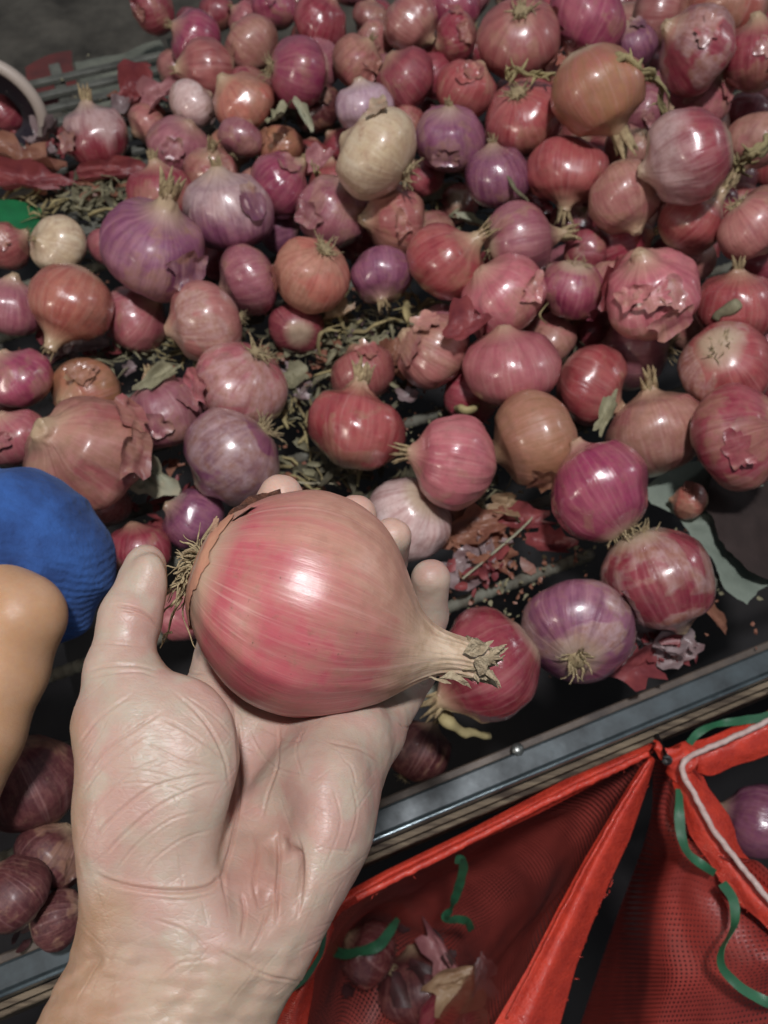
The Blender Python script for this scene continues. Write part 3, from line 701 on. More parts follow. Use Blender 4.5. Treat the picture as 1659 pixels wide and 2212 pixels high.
LM = [
 ('dry_leaf', 305, 1020, .045, -38, .027, .014, .35, 'leafgrey', 'large crumpled grey green dried leaf above the thumb', 'leaf', .5),
 ('dry_leaf', 135, 1010, .05, 10, .018, .010, .3, 'leafgrey', 'pale grey torn leaf tucked behind the blue shirt', 'leaf', .5),
 ('dry_leaf', 348, 815, .075, 42, .017, .0055, .4, 'leaf', 'narrow green grey leaf laid over the mauve brown onion', 'leaf', .3),
 ('dry_leaf', 1308, 900, .078, 72, .016, .0052, .5, 'leaf', 'upright pale leaf strip beside the tall necked brown pink onion', 'leaf', .3),
 ('dry_leaf', 1020, 485, .03, -25, .016, .005, .5, 'leafgrey', 'grey green curled leaf in the dark gap below the violet onion', 'leaf', .3),
 ('dry_leaf', 945, 425, .02, 15, .022, .008, .5, 'leafgrey', 'dark grey leaf in the shadowed hollow right of the cream onion', 'leaf', .4),
 ('dry_leaf', 605, 255, .085, 60, .014, .005, .6, 'leaf', 'crumpled dark dry leaf over the debris in the upper left centre', 'leaf', .5),
 ('dry_leaf', 655, 248, .085, 120, .015, .004, .6, 'leafgrey', 'grey upright leaf sliver behind the cream onion', 'leaf', .5),
 ('onion_skin', 735, 680, .03, 35, .014, .006, .8, 'skin_tan', 'curled golden brown skin at the top of the straw litter', 'onion skin', .2),
 ('onion_skin', 640, 815, .02, 30, .012, .009, .4, 'leaf', 'cream scrap left of the straw litter beside the crimson banded onion', 'onion skin', .2),
 ('onion_skin', 650, 852, .015, -20, .007, .005, .5, 'skin_silver', 'small white scrap below the straw litter', 'onion skin', .2),
 ('onion_skin', 880, 858, .02, 60, .007, .009, .6, 'skin_silver', 'bluish white skin chip under the ribbed tan pink onion', 'onion skin', .2),
 ('onion_skin', 1005, 712, .085, 50, .020, .013, .7, 'skin_red', 'dark red curled skin leaning between the ribbed and pink brown onions', 'onion skin', .2),
 ('onion_skin', 1035, 1140, .012, 20, .024, .012, .5, 'skin_brown', 'rusty brown skin sheet right of the pearly onion', 'onion skin', .3),
 ('onion_skin', 1130, 1128, .012, -10, .024, .009, .5, 'skin_red', 'dull red skin sheet above the end of the ribbed rod', 'onion skin', .3),
 ('onion_skin', 1190, 1178, .012, -15, .015, .010, .9, 'skin_red', 'glossy purple red skin cup above the ribbed rod', 'onion skin', .2),
 ('onion_skin', 1048, 1192, .012, 100, .011, .006, .8, 'skin_silver', 'greyish white folded skin above the ribbed rod', 'onion skin', .2),
 ('onion_skin', 1075, 1215, .010, -40, .012, .006, .6, 'skin_brown', 'brown triangular skin beside the greyish folded one', 'onion skin', .2),
 ('onion_skin', 1000, 1235, .008, 10, .020, .014, .4, 'skin_silver', 'wet looking translucent skin right of the little fingertip', 'onion skin', .6),
 ('onion_skin', 1420, 1385, .010, -20, .022, .012, .8, 'skin_silver', 'translucent grey skin heap between wrinkled purple onion and rail', 'onion skin', .6),
 ('onion_skin', 1455, 1405, .008, 20, .018, .012, .6, 'skin_silver', 'translucent pale skin edge touching the rail', 'onion skin', .6),
 ('onion_skin', 1375, 1440, .012, 20, .018, .010, .7, 'skin_red', 'dark red skin under the wrinkled purple onion near the rail', 'onion skin', .2),
 ('onion_skin', 1355, 1405, .03, 70, .010, .005, .8, 'skin_silver', 'white pointed skin shard at the foot of the wrinkled purple onion', 'onion skin', .2),
 ('onion_skin', 1540, 1330, .010, -50, .012, .004, .6, 'skin_brown', 'thin brown skin sliver beside the torn paper corner', 'onion skin', .2),
 ('onion_skin', 1270, 660, .04, 40, .030, .012, .9, 'skin_brown', 'long brown skin curl between the magenta and crushed onions', 'onion skin', .2),
 ('onion_skin', 1330, 615, .085, 60, .024, .014, .6, 'skin_red', 'torn maroon skin flap leaning on the crushed onion', 'onion skin', .3),
 ('onion_skin', 1255, 885, .03, -20, .009, .003, .4, 'skin_silver', 'shiny white skin sliver under the plain red brown onion', 'onion skin', .1),
 ('onion_skin', 185, 745, .02, 10, .018, .010, .8, 'skin_silver', 'silvery purple skins below the glossy orange red onion', 'onion skin', .6),
 ('onion_skin', 140, 765, .015, 30, .014, .010, .8, 'skin_dark', 'dark skin curl left of the silvery purple skins', 'onion skin', .4),
 ('onion_skin', 280, 800, .012, 30, .007, .005, .8, 'skin_silver', 'tiny lilac skin chip in the dark gap above the peeled onion', 'onion skin', .1),
 ('onion_skin', 40, 350, .03, 0, .040, .016, .5, 'skin_brown', 'rusty broad skin pile cut by the left edge', 'onion skin', .7),
 ('onion_skin', 35, 400, .025, 8, .044, .012, .5, 'skin_red', 'pale red layered skins above the green plastic', 'onion skin', .7),
 ('onion_skin', 230, 378, .015, 6, .034, .009, .5, 'skin_red', 'long reddish skin lying in front of the upright two toned onion', 'onion skin', .6),
 ('onion_skin', 300, 210, .03, 30, .030, .016, .8, 'skin_red', 'crumpled crimson skins right below the empty slats', 'onion skin', .8),
 ('onion_skin', 345, 205, .045, 40, .022, .012, .8, 'skin_pink', 'torn pinkish skins at the edge of the heap by the slats', 'onion skin', .8),
 ('onion_skin', 265, 235, .03, 80, .014, .009, .8, 'skin_silver', 'grey curled skin ring right of the upright dry neck', 'onion skin', .6),
 ('onion_skin', 100, 300, .02, 60, .020, .011, .8, 'skin_silver', 'lilac crumpled skin left of the two toned onion', 'onion skin', .8),
 ('onion_skin', 690, 350, .08, 60, .016, .010, .6, 'skin_pink', 'pale pink skin caught left of the cream onion', 'onion skin', .4),
 ('onion_skin', 850, 765, .02, 60, .014, .010, .8, 'skin_brown', 'shiny brown skin pocket left of the ribbed onion', 'onion skin', .4),
 ('onion_skin', 1090, 1090, .016, 0, .014, .008, .8, 'skin_tan', 'dusty tan skin between pink ribbed and golden cracked onions', 'onion skin', .4),
 ('onion_skin', 965, 2080, -.30, -55, .040, .012, .8, 'skin_pink', 'pale pinkish torn skin strip deep in the bag beside the palm', 'onion skin', .5),
 ('onion_skin', 985, 2125, -.28, 20, .028, .018, .8, 'skin_tan', 'tan dry skin deep in the bag beside the pinkish strip', 'onion skin', .6),
 ('onion_skin', 1035, 2110, -.27, 80, .020, .010, .8, 'skin_silver', 'bright lilac skin deep in the bag right of the tan one', 'onion skin', .6),
]
for i, (nm, px, py, z, an, lx, ly, cu, mt, lb, ct, cr) in enumerate(LM):
    put_scrap(nm, px, py, z, an, lx, ly, cu, M[mt], lb, ct, 900 + i, crease=cr)
# stalks: single dry stems that can be told apart
def stem(name, pts, r, mat, label, seed=0, flat=.5, cat='straw', knots=0.25):
    P = crom([at_z(*p) for p in pts], 18); rs_ = random.Random(seed)
    P = [p + Vector((noise.noise(p * 90), noise.noise(p * 90 + Vector((4, 4, 4))), noise.noise(p * 90 - Vector((4, 4, 4))))) * r * .8 for p in P]
    rad = [r * (1 + knots * noise.noise(p * 150 + Vector((seed, 0, 0))) * 2) * (.55 + .45 * math.sin(math.pi * min(1, .15 + i / 17))) for i, p in enumerate(P)]
    V, Fc = tubeVF(P, rad, 8, True, flat=flat)
    return tag(link_mesh(name, mk(name, V, Fc), mat), label, cat)
stem('straw', [(1083, 370, .085), (1112, 402, .09), (1150, 447, .07)], .0034, M['leaf'], 'thin pale dry stem crossing the violet onion', 1)
stem('straw', [(935, 1530, .03), (975, 1568, .035), (1058, 1597, .02)], .0042, M['stalk'], 'short pale yellow stem under the crimson onion by the rail', 2, .8)
stem('straw', [(690, 770, .02), (692, 720, .04), (740, 700, .03)], .0018, M['stalk'], 'curved thin green stem arching at the top left of the straw litter', 3)
stem('straw', [(760, 720, .02), (820, 700, .03), (870, 690, .02)], .0034, M['stalk'], 'straight yellow green stem lying across the top of the straw litter', 4)
stem('straw', [(785, 755, .02), (815, 800, .03), (860, 835, .02)], .0045, M['leaf'], 'flat yellowish leaf blade at the lower right of the straw litter', 5, .3)
stem('straw', [(880, 640, .02), (878, 680, .03), (884, 705, .02)], .0042, M['stalk'], 'short thick green stalk piece above the ribbed onion', 6)
stem('straw', [(680, 480 + 330, .02), (735, 790, .025), (760, 745, .02)], .003, M['stalk'], 'slim stem slanting through the middle of the straw litter', 7)
stem('straw', [(190, 462, .02), (240, 452, .025), (290, 470, .02)], .0035, M['stalk'], 'yellow straw lying left of the deep crimson onion', 8)
stem('straw', [(480, 1050, .02), (590, 1040, .02), (720, 1045, .015)], .0022, M['leafgrey'], 'thin grey twig above the index fingertip', 9)
stem('straw', [(1540, 690, .075), (1590, 655, .09), (1640, 640, .08)], .0045, M['leaf'], 'dark dry stem across the brown red onion at the right edge', 10, .4)
stem('straw', [(1180, 700, .07), (1165, 680, .08), (1185, 655, .08)], .0012, M['stalk'], 'fine curled tendril above the big round pink onion', 11)
stem('straw', [(985, 880, .03), (1010, 890, .04), (1035, 880, .03)], .005, M['stalk'], 'knobby pale neck piece above the pink ribbed onion', 12, .6)
stem('straw', [(1000, 1250, .02), (1130, 1140, .02), (1150, 1120, .02)], .0015, M['leafgrey'], 'thin grey twig crossing the rusty skins', 13)
# ragged golden stalks: ruffled ribbons
def ruffle(pts, wid, label, seed):
    P = crom([at_z(*p) for p in pts], 34); rs_ = random.Random(seed); V = []; Fc = []
    for k in range(4):
        Q = [p + Vector((noise.noise(p * 60 + Vector((k * 7, seed, 0))), noise.noise(p * 60 + Vector((0, k * 9, seed))), noise.noise(p * 60 + Vector((seed, 3, k * 5))) + .3)) * wid * 1.3 for p in P]
        rad = [wid * (.35 + .55 * abs(noise.noise(p * 120 + Vector((k, 0, seed))) * 2)) * (1 - .5 * i / 33) for i, p in enumerate(Q)]
        tubeVF(Q, rad, 6, True, V, Fc, .35)
    for k in range(14):
        i = rs_.randrange(4, 33); p = P[i]; d = Vector((rs_.uniform(-1, 1), rs_.uniform(-1, 1), rs_.uniform(-.2, .8))).normalized()
        tubeVF([p, p + d * wid * 1.4, p + d * wid * 2.4 + EZ * wid * rs_.uniform(-.8, .8)], [wid * .5, wid * .4, wid * .1], 5, True, V, Fc, .4)
    return tag(link_mesh('withered_leaves', mk('withered_leaves', V, Fc), M['stalk']), label, 'dried leaves')
ruffle([(1310, 150, .16), (1345, 130, .17), (1390, 160, .16), (1420, 185, .14), (1430, 235, .12), (1440, 270, .10)], .0046, 'long ragged golden stalk draped right of the biggest tan onion', 1)
ruffle([(1200, 165, .13), (1150, 165, .13), (1110, 155, .13), (1095, 175, .12)], .0042, 'star shaped golden dried stalk left of the biggest tan onion', 2)
ruffle([(1659, 300, .12), (1625, 335, .12), (1600, 365, .10), (1590, 378, .09)], .0050, 'frayed golden stalk at the right edge below the crushed pink onion', 3)
ruffle([(660, 340, .07), (680, 365, .08), (690, 395, .06)], .0030, 'pale green wrinkled stalk left of the cream onion', 4)
# scattered small litter nobody could count
rs = random.Random(11); V = []; Fc = []; V2 = []; F2 = []
def in_gap(px, py): return True
spots = [(760, 750, 110, 75, 190), (620, 250, 60, 50, 50), (230, 420, 130, 45, 90), (640, 820, 70, 60, 40), (1010, 470, 90, 50, 40), (300, 760, 170, 40, 60), (1030, 1080, 130, 40, 40),
         (660, 1030, 120, 40, 40), (80, 440, 90, 40, 50), (1280, 500, 60, 50, 30), (1400, 600, 200, 60, 30), (60, 480, 70, 70, 40), (470, 760, 60, 40, 25), (700, 700, 60, 40, 50), (380, 740, 160, 50, 60), (870, 650, 80, 40, 40), (1200, 700, 160, 50, 50), (930, 430, 80, 40, 40), (640, 900, 60, 60, 40)]
for cx, cy, sx, sy, n in spots:
    for k in range(int(n * .6)):
        px = rs.gauss(cx, sx * .55); py = rs.gauss(cy, sy * .55); p = at_z(px, py, rs.uniform(.001, .022)); a = rs.random() * 6.28
        L = rs.uniform(.003, .015); d = Vector((math.cos(a), math.sin(a), rs.uniform(-.25, .35))) * L; bend = Vector((rs.uniform(-1, 1), rs.uniform(-1, 1), rs.uniform(0, 1))) * L * .35
        r = rs.choice([rs.uniform(.0004, .0012), rs.uniform(.0014, .0026)])
        tubeVF([p - d, p + bend, p + d], [r * .7, r, r * .5], 5, True, V, Fc, rs.uniform(.3, .9))
tag(link_mesh('straw_litter', mk('straw_litter', V[: len(V) // 10 * 5], [f for f in Fc if max(f) < len(V) // 10 * 5]), M['leaf']), kind='stuff')
h5 = len(V) // 10 * 5; tag(link_mesh('stalk_litter', mk('stalk_litter', V[h5:], [tuple(i - h5 for i in f) for f in Fc if min(f) >= h5]), M['stalk']), kind='stuff')
def flake_cloud(name, spots, mat, seed, smin=.003, smax=.010, kind='stuff', zr=(.002, .02)):
    rs = random.Random(seed); V = []; Fc = []
    for cx, cy, sx, sy, n in spots:
        for k in range(n):
            p = at_z(rs.gauss(cx, sx * .5), rs.gauss(cy, sy * .5), rs.uniform(*zr)); s = rs.uniform(smin, smax)
            nn = Vector((rs.gauss(0, .6), rs.gauss(0, .6), 1)).normalized(); X = nn.orthogonal().normalized(); X = Matrix.Rotation(rs.random() * 6.28, 3, nn) @ X; Y = nn.cross(X)
            b = len(V); m = 9; cu = rs.uniform(-.8, 1.4); c3 = rs.uniform(-.5, .5); V.append(p); R_ = [rs.uniform(.55, 1.05) for _ in range(m)]
            for ring in (.55, 1):
                for j in range(m):
                    a = 2 * math.pi * j / m; q = s * R_[j] * ring; x = math.cos(a) * q; y = math.sin(a) * q * (.62 if smax < .012 or zr[0] < 0 else .36)
                    V.append(p + X * x + Y * y + nn * (cu * y * y + c3 * x * x) / s * 1.3)
            for j in range(m):
                k2 = (j + 1) % m; Fc.append((b, b + 1 + j, b + 1 + k2)); Fc.append((b + 1 + j, b + 1 + m + j, b + 1 + m + k2, b + 1 + k2))
    return tag(link_mesh(name, mk(name, V, Fc), mat), kind=kind)
flake_cloud('brown_skin_litter', [(40, 370, 90, 50, 60), (250, 400, 160, 50, 50), (620, 780, 220, 60, 50), (1050, 1170, 110, 60, 40), (300, 220, 60, 40, 40), (1200, 690, 250, 60, 40), (860, 780, 60, 60, 20), (300, 1000, 200, 60, 30), (650, 1030, 130, 50, 20)], M['skin_brown'], 21)
flake_cloud('shade_darkened_skin_litter', [(70, 2010, 110, 60, 12), (60, 1900, 90, 60, 8)], M['skin_dark'], 26, .006, .014)
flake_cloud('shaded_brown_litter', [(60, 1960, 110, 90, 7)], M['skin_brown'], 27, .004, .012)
flake_cloud('red_skin_litter', [(60, 330, 90, 50, 60), (200, 740, 120, 40, 30), (330, 230, 60, 50, 30), (1030, 1230, 60, 60, 25), (1420, 1410, 70, 30, 25), (330, 1100, 120, 80, 30), (1400, 600, 150, 60, 30)], M['skin_red'], 22)
flake_cloud('pale_skin_litter', [(180, 740, 60, 30, 16), (650, 830, 60, 30, 10), (1050, 1200, 80, 40, 5), (780, 740, 90, 60, 22), (100, 310, 40, 30, 12), (1450, 1400, 50, 30, 8)], M['skin_silver'], 23, .003, .008)
flake_cloud('leaf_litter', [(760, 750, 130, 90, 80), (240, 430, 140, 50, 50), (620, 260, 50, 50, 30), (900, 430, 90, 40, 14), (330, 760, 120, 50, 20), (680, 1000, 120, 50, 20)], M['leaf'], 24, .004, .013)
flake_cloud('dark_leaf_litter', [(760, 760, 130, 90, 60), (240, 440, 140, 50, 50), (620, 270, 60, 60, 30), (500, 730, 160, 60, 30), (690, 1030, 140, 50, 40), (1180, 480, 120, 40, 40), (900, 440, 120, 60, 40), (1250, 700, 200, 70, 50), (350, 560, 200, 60, 50), (900, 1040, 120, 40, 40)], simple('dark_dry_leaf', (.09, .08, .045), (.04, .035, .02), .8, 60, .001), 28, .004, .013)
flake_cloud('crumb_litter', [(700, 900, 700, 260, 420), (1200, 1250, 400, 160, 200), (300, 650, 300, 200, 160), (1000, 500, 600, 250, 300)], M['skin_brown'], 41, .001, .0032, zr=(-.002, .003))
flake_cloud('dust_litter', [(700, 900, 700, 260, 300), (1200, 1250, 400, 160, 160), (250, 250, 200, 120, 120)], M['leaf'], 42, .001, .003, zr=(-.002, .003))
# green plastic film at the left edge
M['green'] = simple('green_plastic', (.012, .16, .055), (.008, .09, .035), .4, 30, .002)
tag(sheet('plastic_film', [(-30, 440), (100, 455), (80, 500), (-30, 520)], .012, M['green'], .014, 24, 5), 'crumpled green plastic film at the left edge of the heap', 'plastic')
# pale bowl at the left edge, tilted
T = NT('pale_enamel'); T.p.inputs['Base Color'].default_value = (.40, .34, .29, 1); T.p.inputs['Roughness'].default_value = .5; M['enamel'] = T.m
M['bowl_in'] = simple('dark_enamel', (.03, .025, .035), (.015, .012, .02), .4, 20, .001)
bc = at_z(-12, 235, .045); ax = (camdir(-.1, -.75, .5)).normalized(); X = ax.orthogonal().normalized(); Y = ax.cross(X)
def bowl(name, r0, mat, parent=None, rows_=12):
    V = []; Fc = []
    for i in range(rows_ + 1):
        th = math.pi / 2 * (1 - i / rows_) ; th = max(th, .02)
        for k in range(40):
            a = 2 * math.pi * k / 40
            V.append(bc + X * math.cos(a) * math.sin(th) * r0 + Y * math.sin(a) * math.sin(th) * r0 - ax * math.cos(th) * r0 * .7)
    for i in range(rows_):
        for k in range(40): Fc.append((i * 40 + k, i * 40 + (k + 1) % 40, (i + 1) * 40 + (k + 1) % 40, (i + 1) * 40 + k))
    return link_mesh(name, mk(name, V, Fc), mat, parent)
bw = tag(bowl('bowl', .046, M['enamel']), 'pale bowl tipped on its side and cut by the left edge', 'bowl')
bowl('inner_glaze', .0435, M['bowl_in'], bw)
rim = [bc + X * math.cos(a) * .045 + Y * math.sin(a) * .045 for a in [2 * math.pi * k / 48 for k in range(49)]]
link_mesh('rim', mk('rim', *tubeVF(rim, .0055, 10, False)), M['enamel'], bw)
# ---------------------------------------------------------------- flesh: smooth-blended limbs meshed as ONE surface
def cs(px, py, d): return np.array([(px - 829.5) / F * d, (1106 - py) / F * d, -d], dtype=np.float64)
def smin(a, b, k):
    h = np.clip(.5 + .5 * (b - a) / k, 0, 1); return b * (1 - h) + a * h - k * h * (1 - h)
class Field:
    def __init__(s, lo, hi, h):
        s.lo = np.array(lo); s.h = h; s.n = np.ceil((np.array(hi) - s.lo) / h).astype(int) + 1
    def new(s): return np.full(s.n, .05, dtype=np.float32)
    def box(s, c0, c1):
        i0 = np.clip(((c0 - s.lo) / s.h).astype(int), 0, s.n - 1); i1 = np.clip(((c1 - s.lo) / s.h).astype(int) + 2, 1, s.n)
        ax = [s.lo[k] + s.h * np.arange(i0[k], i1[k]) for k in range(3)]
        return tuple(slice(i0[k], i1[k]) for k in range(3)), ax
    def cone(s, G, a, b, ra, rb, k):
        m = max(ra, rb) + .012 + k; lo = np.minimum(a, b) - m; hi = np.maximum(a, b) + m
        sl, (x, y, z) = s.box(lo, hi)
        X = x[:, None, None] - a[0]; Y = y[None, :, None] - a[1]; Z = z[None, None, :] - a[2]
        d = b - a; t = np.clip((X * d[0] + Y * d[1] + Z * d[2]) / d.dot(d), 0, 1)
        D = np.sqrt((X - d[0] * t) ** 2 + (Y - d[1] * t) ** 2 + (Z - d[2] * t) ** 2) - (ra + (rb - ra) * t * t * (3 - 2 * t) * .5 - (ra - rb) * t * .5)
        G[sl] = smin(G[sl], D.astype(np.float32), k)
    def ell(s, G, c, ax, rad, k, cut=False):
        R = np.array(ax, dtype=float); R /= np.linalg.norm(R, axis=1)[:, None]; rad = np.array(rad); m = rad.max() + .012 + k
        sl, (x, y, z) = s.box(c - m, c + m)
        P = [x[:, None, None] - c[0], y[None, :, None] - c[1], z[None, None, :] - c[2]]
        q = [(P[0] * R[i][0] + P[1] * R[i][1] + P[2] * R[i][2]) for i in range(3)]
        k0 = np.sqrt(sum((q[i] / rad[i]) ** 2 for i in range(3))); k1 = np.sqrt(sum((q[i] / rad[i] ** 2) ** 2 for i in range(3))) + 1e-9
        D = (k0 * (k0 - 1) / k1).astype(np.float32)
        if cut: G[sl] = -smin(-G[sl], D, k)
        else: G[sl] = smin(G[sl], D, k)
def surface_nets(G, lo, h):
    ins = G < 0; nx, ny, nz = G.shape
    cnt = np.zeros((nx - 1, ny - 1, nz - 1), np.int8)
    for i in (0, 1):
        for j in (0, 1):
            for k in (0, 1): cnt += ins[i:nx - 1 + i, j:ny - 1 + j, k:nz - 1 + k]
    act = (cnt > 0) & (cnt < 8); idx = np.full(act.shape, -1, np.int64); c = np.argwhere(act); idx[act] = np.arange(len(c))
    acc = np.zeros((len(c), 3)); w = np.zeros(len(c))
    cor = [(i, j, k) for i in (0, 1) for j in (0, 1) for k in (0, 1)]
    val = {o: G[c[:, 0] + o[0], c[:, 1] + o[1], c[:, 2] + o[2]] for o in cor}
    for a in cor:
        for ax in range(3):
            if a[ax] == 0:
                b = list(a); b[ax] = 1; b = tuple(b); va, vb = val[a], val[b]; m = (va < 0) != (vb < 0)
                t = np.where(m, va / np.where(va - vb == 0, 1, va - vb), 0); p = np.tile(np.array(a, float), (len(c), 1)); p[:, ax] += t
                acc[m] += p[m]; w[m] += 1
    V = lo + h * (c + acc / w[:, None]); Q = []
    for ax in range(3):
        u, v = [(1, 2), (2, 0), (0, 1)][ax]
        s0 = [slice(None)] * 3; s1 = [slice(None)] * 3; s0[ax] = slice(0, -1); s1[ax] = slice(1, None)
        A, B = ins[tuple(s0)], ins[tuple(s1)]
        e = np.argwhere(A != B); sgn = A[tuple(e.T)]
        ok = (e[:, u] > 0) & (e[:, v] > 0) & (e[:, u] < G.shape[u] - 1) & (e[:, v] < G.shape[v] - 1); e = e[ok]; sgn = sgn[ok]
        def g(du, dv):
            q = e.copy(); q[:, u] -= du; q[:, v] -= dv; return idx[tuple(q.T)]
        q = np.stack([g(1, 1), g(0, 1), g(0, 0), g(1, 0)], 1); q[~sgn] = q[~sgn][:, ::-1]; Q.append(q)
    return V, np.concatenate(Q)
def np_mesh(name, V, Q, subdiv=0, smoothit=2):
    V = V.copy()
    nb = np.concatenate([Q[:, [0, 1]], Q[:, [1, 2]], Q[:, [2, 3]], Q[:, [3, 0]]]); 
    for _ in range(smoothit):
        A = np.zeros_like(V); W = np.zeros(len(V)); np.add.at(A, nb[:, 0], V[nb[:, 1]]); np.add.at(A, nb[:, 1], V[nb[:, 0]]); np.add.at(W, nb[:, 0], 1); np.add.at(W, nb[:, 1], 1)
        V = V * .5 + A / np.maximum(W, 1)[:, None] * .5
    me = bpy.data.meshes.new(name); me.vertices.add(len(V)); me.vertices.foreach_set('co', V.ravel())
    me.loops.add(Q.size); me.loops.foreach_set('vertex_index', Q.ravel().astype(np.int32)); me.polygons.add(len(Q))
    me.polygons.foreach_set('loop_start', np.arange(0, Q.size, 4, dtype=np.int32)); me.polygons.foreach_set('use_smooth', np.ones(len(Q), bool)); me.update(calc_edges=True)
    if subdiv:
        t = bpy.data.objects.new('tmp', me); COL.objects.link(t); md = t.modifiers.new('s', 'SUBSURF'); md.levels = subdiv
        dg = bpy.context.evaluated_depsgraph_get(); m2 = bpy.data.meshes.new_from_object(t.evaluated_get(dg)); bpy.data.objects.remove(t); bpy.data.meshes.remove(me); me = m2; me.name = name
        me.polygons.foreach_set('use_smooth', np.ones(len(me.polygons), bool))
    return me
RN = np.array(R3)
def to_world(V): return V @ RN.T + np.array(CAM)
def co_of(me): a = np.empty(len(me.vertices) * 3); me.vertices.foreach_get('co', a); return a.reshape(-1, 3)
def no_of(me): a = np.empty(len(me.vertices) * 3); me.vertices.foreach_get('normal', a); return a.reshape(-1, 3)
def ss(x): x = np.clip(x, 0, 1); return x * x * (3 - 2 * x)

# ---- the held-out hand
Fd = Field((-.130, -.215, -.375), (.045, .022, -.150), .00085)
palm = Fd.new()
K = .010
wr = [(306, 1990, .242), (395, 2010, .236), (470, 2025, .236), (548, 2010, .243)]            # wrist row
fo = [(85, 2560, .222), (170, 2560, .214), (255, 2560, .214), (335, 2560, .222)]          # forearm row
mcp = [(458, 1520, .292), (590, 1520, .300), (715, 1545, .300), (800, 1590, .292)]
mid = [(400, 1770, .270), (520, 1780, .276), (640, 1790, .274), (674, 1795, .262)]
rw_ = [.0150, .0165, .0165, .0135]
for i in range(4):
    Fd.cone(palm, cs(*fo[i]), cs(*wr[i]), .021, rw_[i], K)
    Fd.cone(palm, cs(*wr[i]), cs(*mid[i]), rw_[i], .0145 if i < 3 else .0150, K)
    Fd.cone(palm, cs(*mid[i]), cs(*mcp[i]), .0145, [.0112, .0118, .0115, .0112][i], K)
# thenar and hypothenar mounds
Fd.ell(palm, cs(344, 1720, .238), [(.25, 1, -.25), (1, -.25, 0), (0, .25, 1)], (.036, .0230, .0158), .016)
Fd.ell(palm, cs(293, 1640, .243), [(.05, 1, -.25), (1, 0, 0), (0, .25, 1)], (.030, .0148, .0160), .010)
Fd.ell(palm, cs(632, 1850, .248), [(.50, 1, -.3), (1, -.5, 0), (0, .3, 1)], (.034, .0145, .0125), .020)
Fd.ell(palm, cs(690, 1690, .269), [(.3, 1, -.4), (1, -.3, 0), (0, .4, 1)], (.024, .0118, .0085), .020)
Fd.ell(palm, cs(765, 1590, .281), [(.3, 1, -.4), (1, -.3, 0), (0, .4, 1)], (.013, .0115, .010), .008)
Fd.ell(palm, cs(590, 1590, .287), [(1, 0, 0), (0, 1, -.4), (0, .4, 1)], (.030, .012, .009), .010)
fingers = [
    [(458, 1520, .292, .0113), (500, 1310, .3300, .0100), (556, 1165, .3400, .0093), (606, 1072, .3240, .0092)],
    [(590, 1520, .300, .0116), (650, 1290, .3400, .0100), (715, 1165, .3460, .0092), (768, 1114, .3280, .0088)],
    [(715, 1545, .300, .0114), (785, 1340, .3380, .0098), (832, 1220, .3400, .0088), (847, 1161, .3240, .0083)],
    [(800, 1590, .292, .0112), (893, 1450, .3230, .0092), (922, 1330, .3240, .0083), (930, 1250, .3140, .0078)]]
fg = Fd.new()
for fi, ch in enumerate(fingers):
    one = Fd.new()
    for (a, b) in zip(ch, ch[1:]): Fd.cone(one, cs(*a[:3]), cs(*b[:3]), a[3], b[3], .003)
    fg = smin(fg, one, .0012)
th = Fd.new()
tc_ = [(335, 1790, .246, .0165), (268, 1560, .248, .0142), (258, 1455, .251, .0098), (282, 1335, .258, .0090), (307, 1262, .265, .0068), (314, 1218, .268, .0066)]
for (a, b) in zip(tc_, tc_[1:]): Fd.cone(th, cs(*a[:3]), cs(*b[:3]), a[3], b[3], .006)
Fd.ell(th, cs(312, 1272, .260), [(.22, 1, 0), (1, -.22, 0), (0, 0, 1)], (.0120, .0070, .0060), .003)   # pulp
web = Fd.new(); Fd.cone(web, cs(345, 1535, .262), cs(455, 1575, .284), .0075, .0085, .004)
G = smin(smin(palm, fg, .005), th, .007); G = smin(G, web, .008)
# the hollow of the palm and long furrows between the mounds
def cutcone(a, b, ra, rb, k):
    global G
    t = Fd.new(); Fd.cone(t, cs(*a), cs(*b), ra, rb, .001); G = -smin(-G, t, k)
cutcone((575, 1760, .2440), (588, 1910, .2205), .0062, .0050, .016)
cutcone((606, 1830, .2440), (614, 1905, .2325), .0024, .0030, .004)
cutcone((640, 1850, .2400), (632, 1960, .2280), .0016, .0014, .004)
cutcone((575, 1940, .2300), (560, 2040, .2185), .0014, .0014, .004)
cutcone((517, 1640, .2610), (500, 1850, .2330), .0014, .0012, .006)
cutcone((525, 1950, .2250), (538, 2015, .2180), .0022, .0024, .005)
print('hand grid', G.shape)
V, Q = surface_nets(G, Fd.lo, Fd.h)
me = np_mesh('person', V, Q, 1, 3)
C = co_of(me); N = no_of(me)
U = np.stack([829.5 + C[:, 0] / -C[:, 2] * F, 1106 - C[:, 1] / -C[:, 2] * F], 1)
front = np.clip(N[:, 2] * 2 + .3, 0, 1)
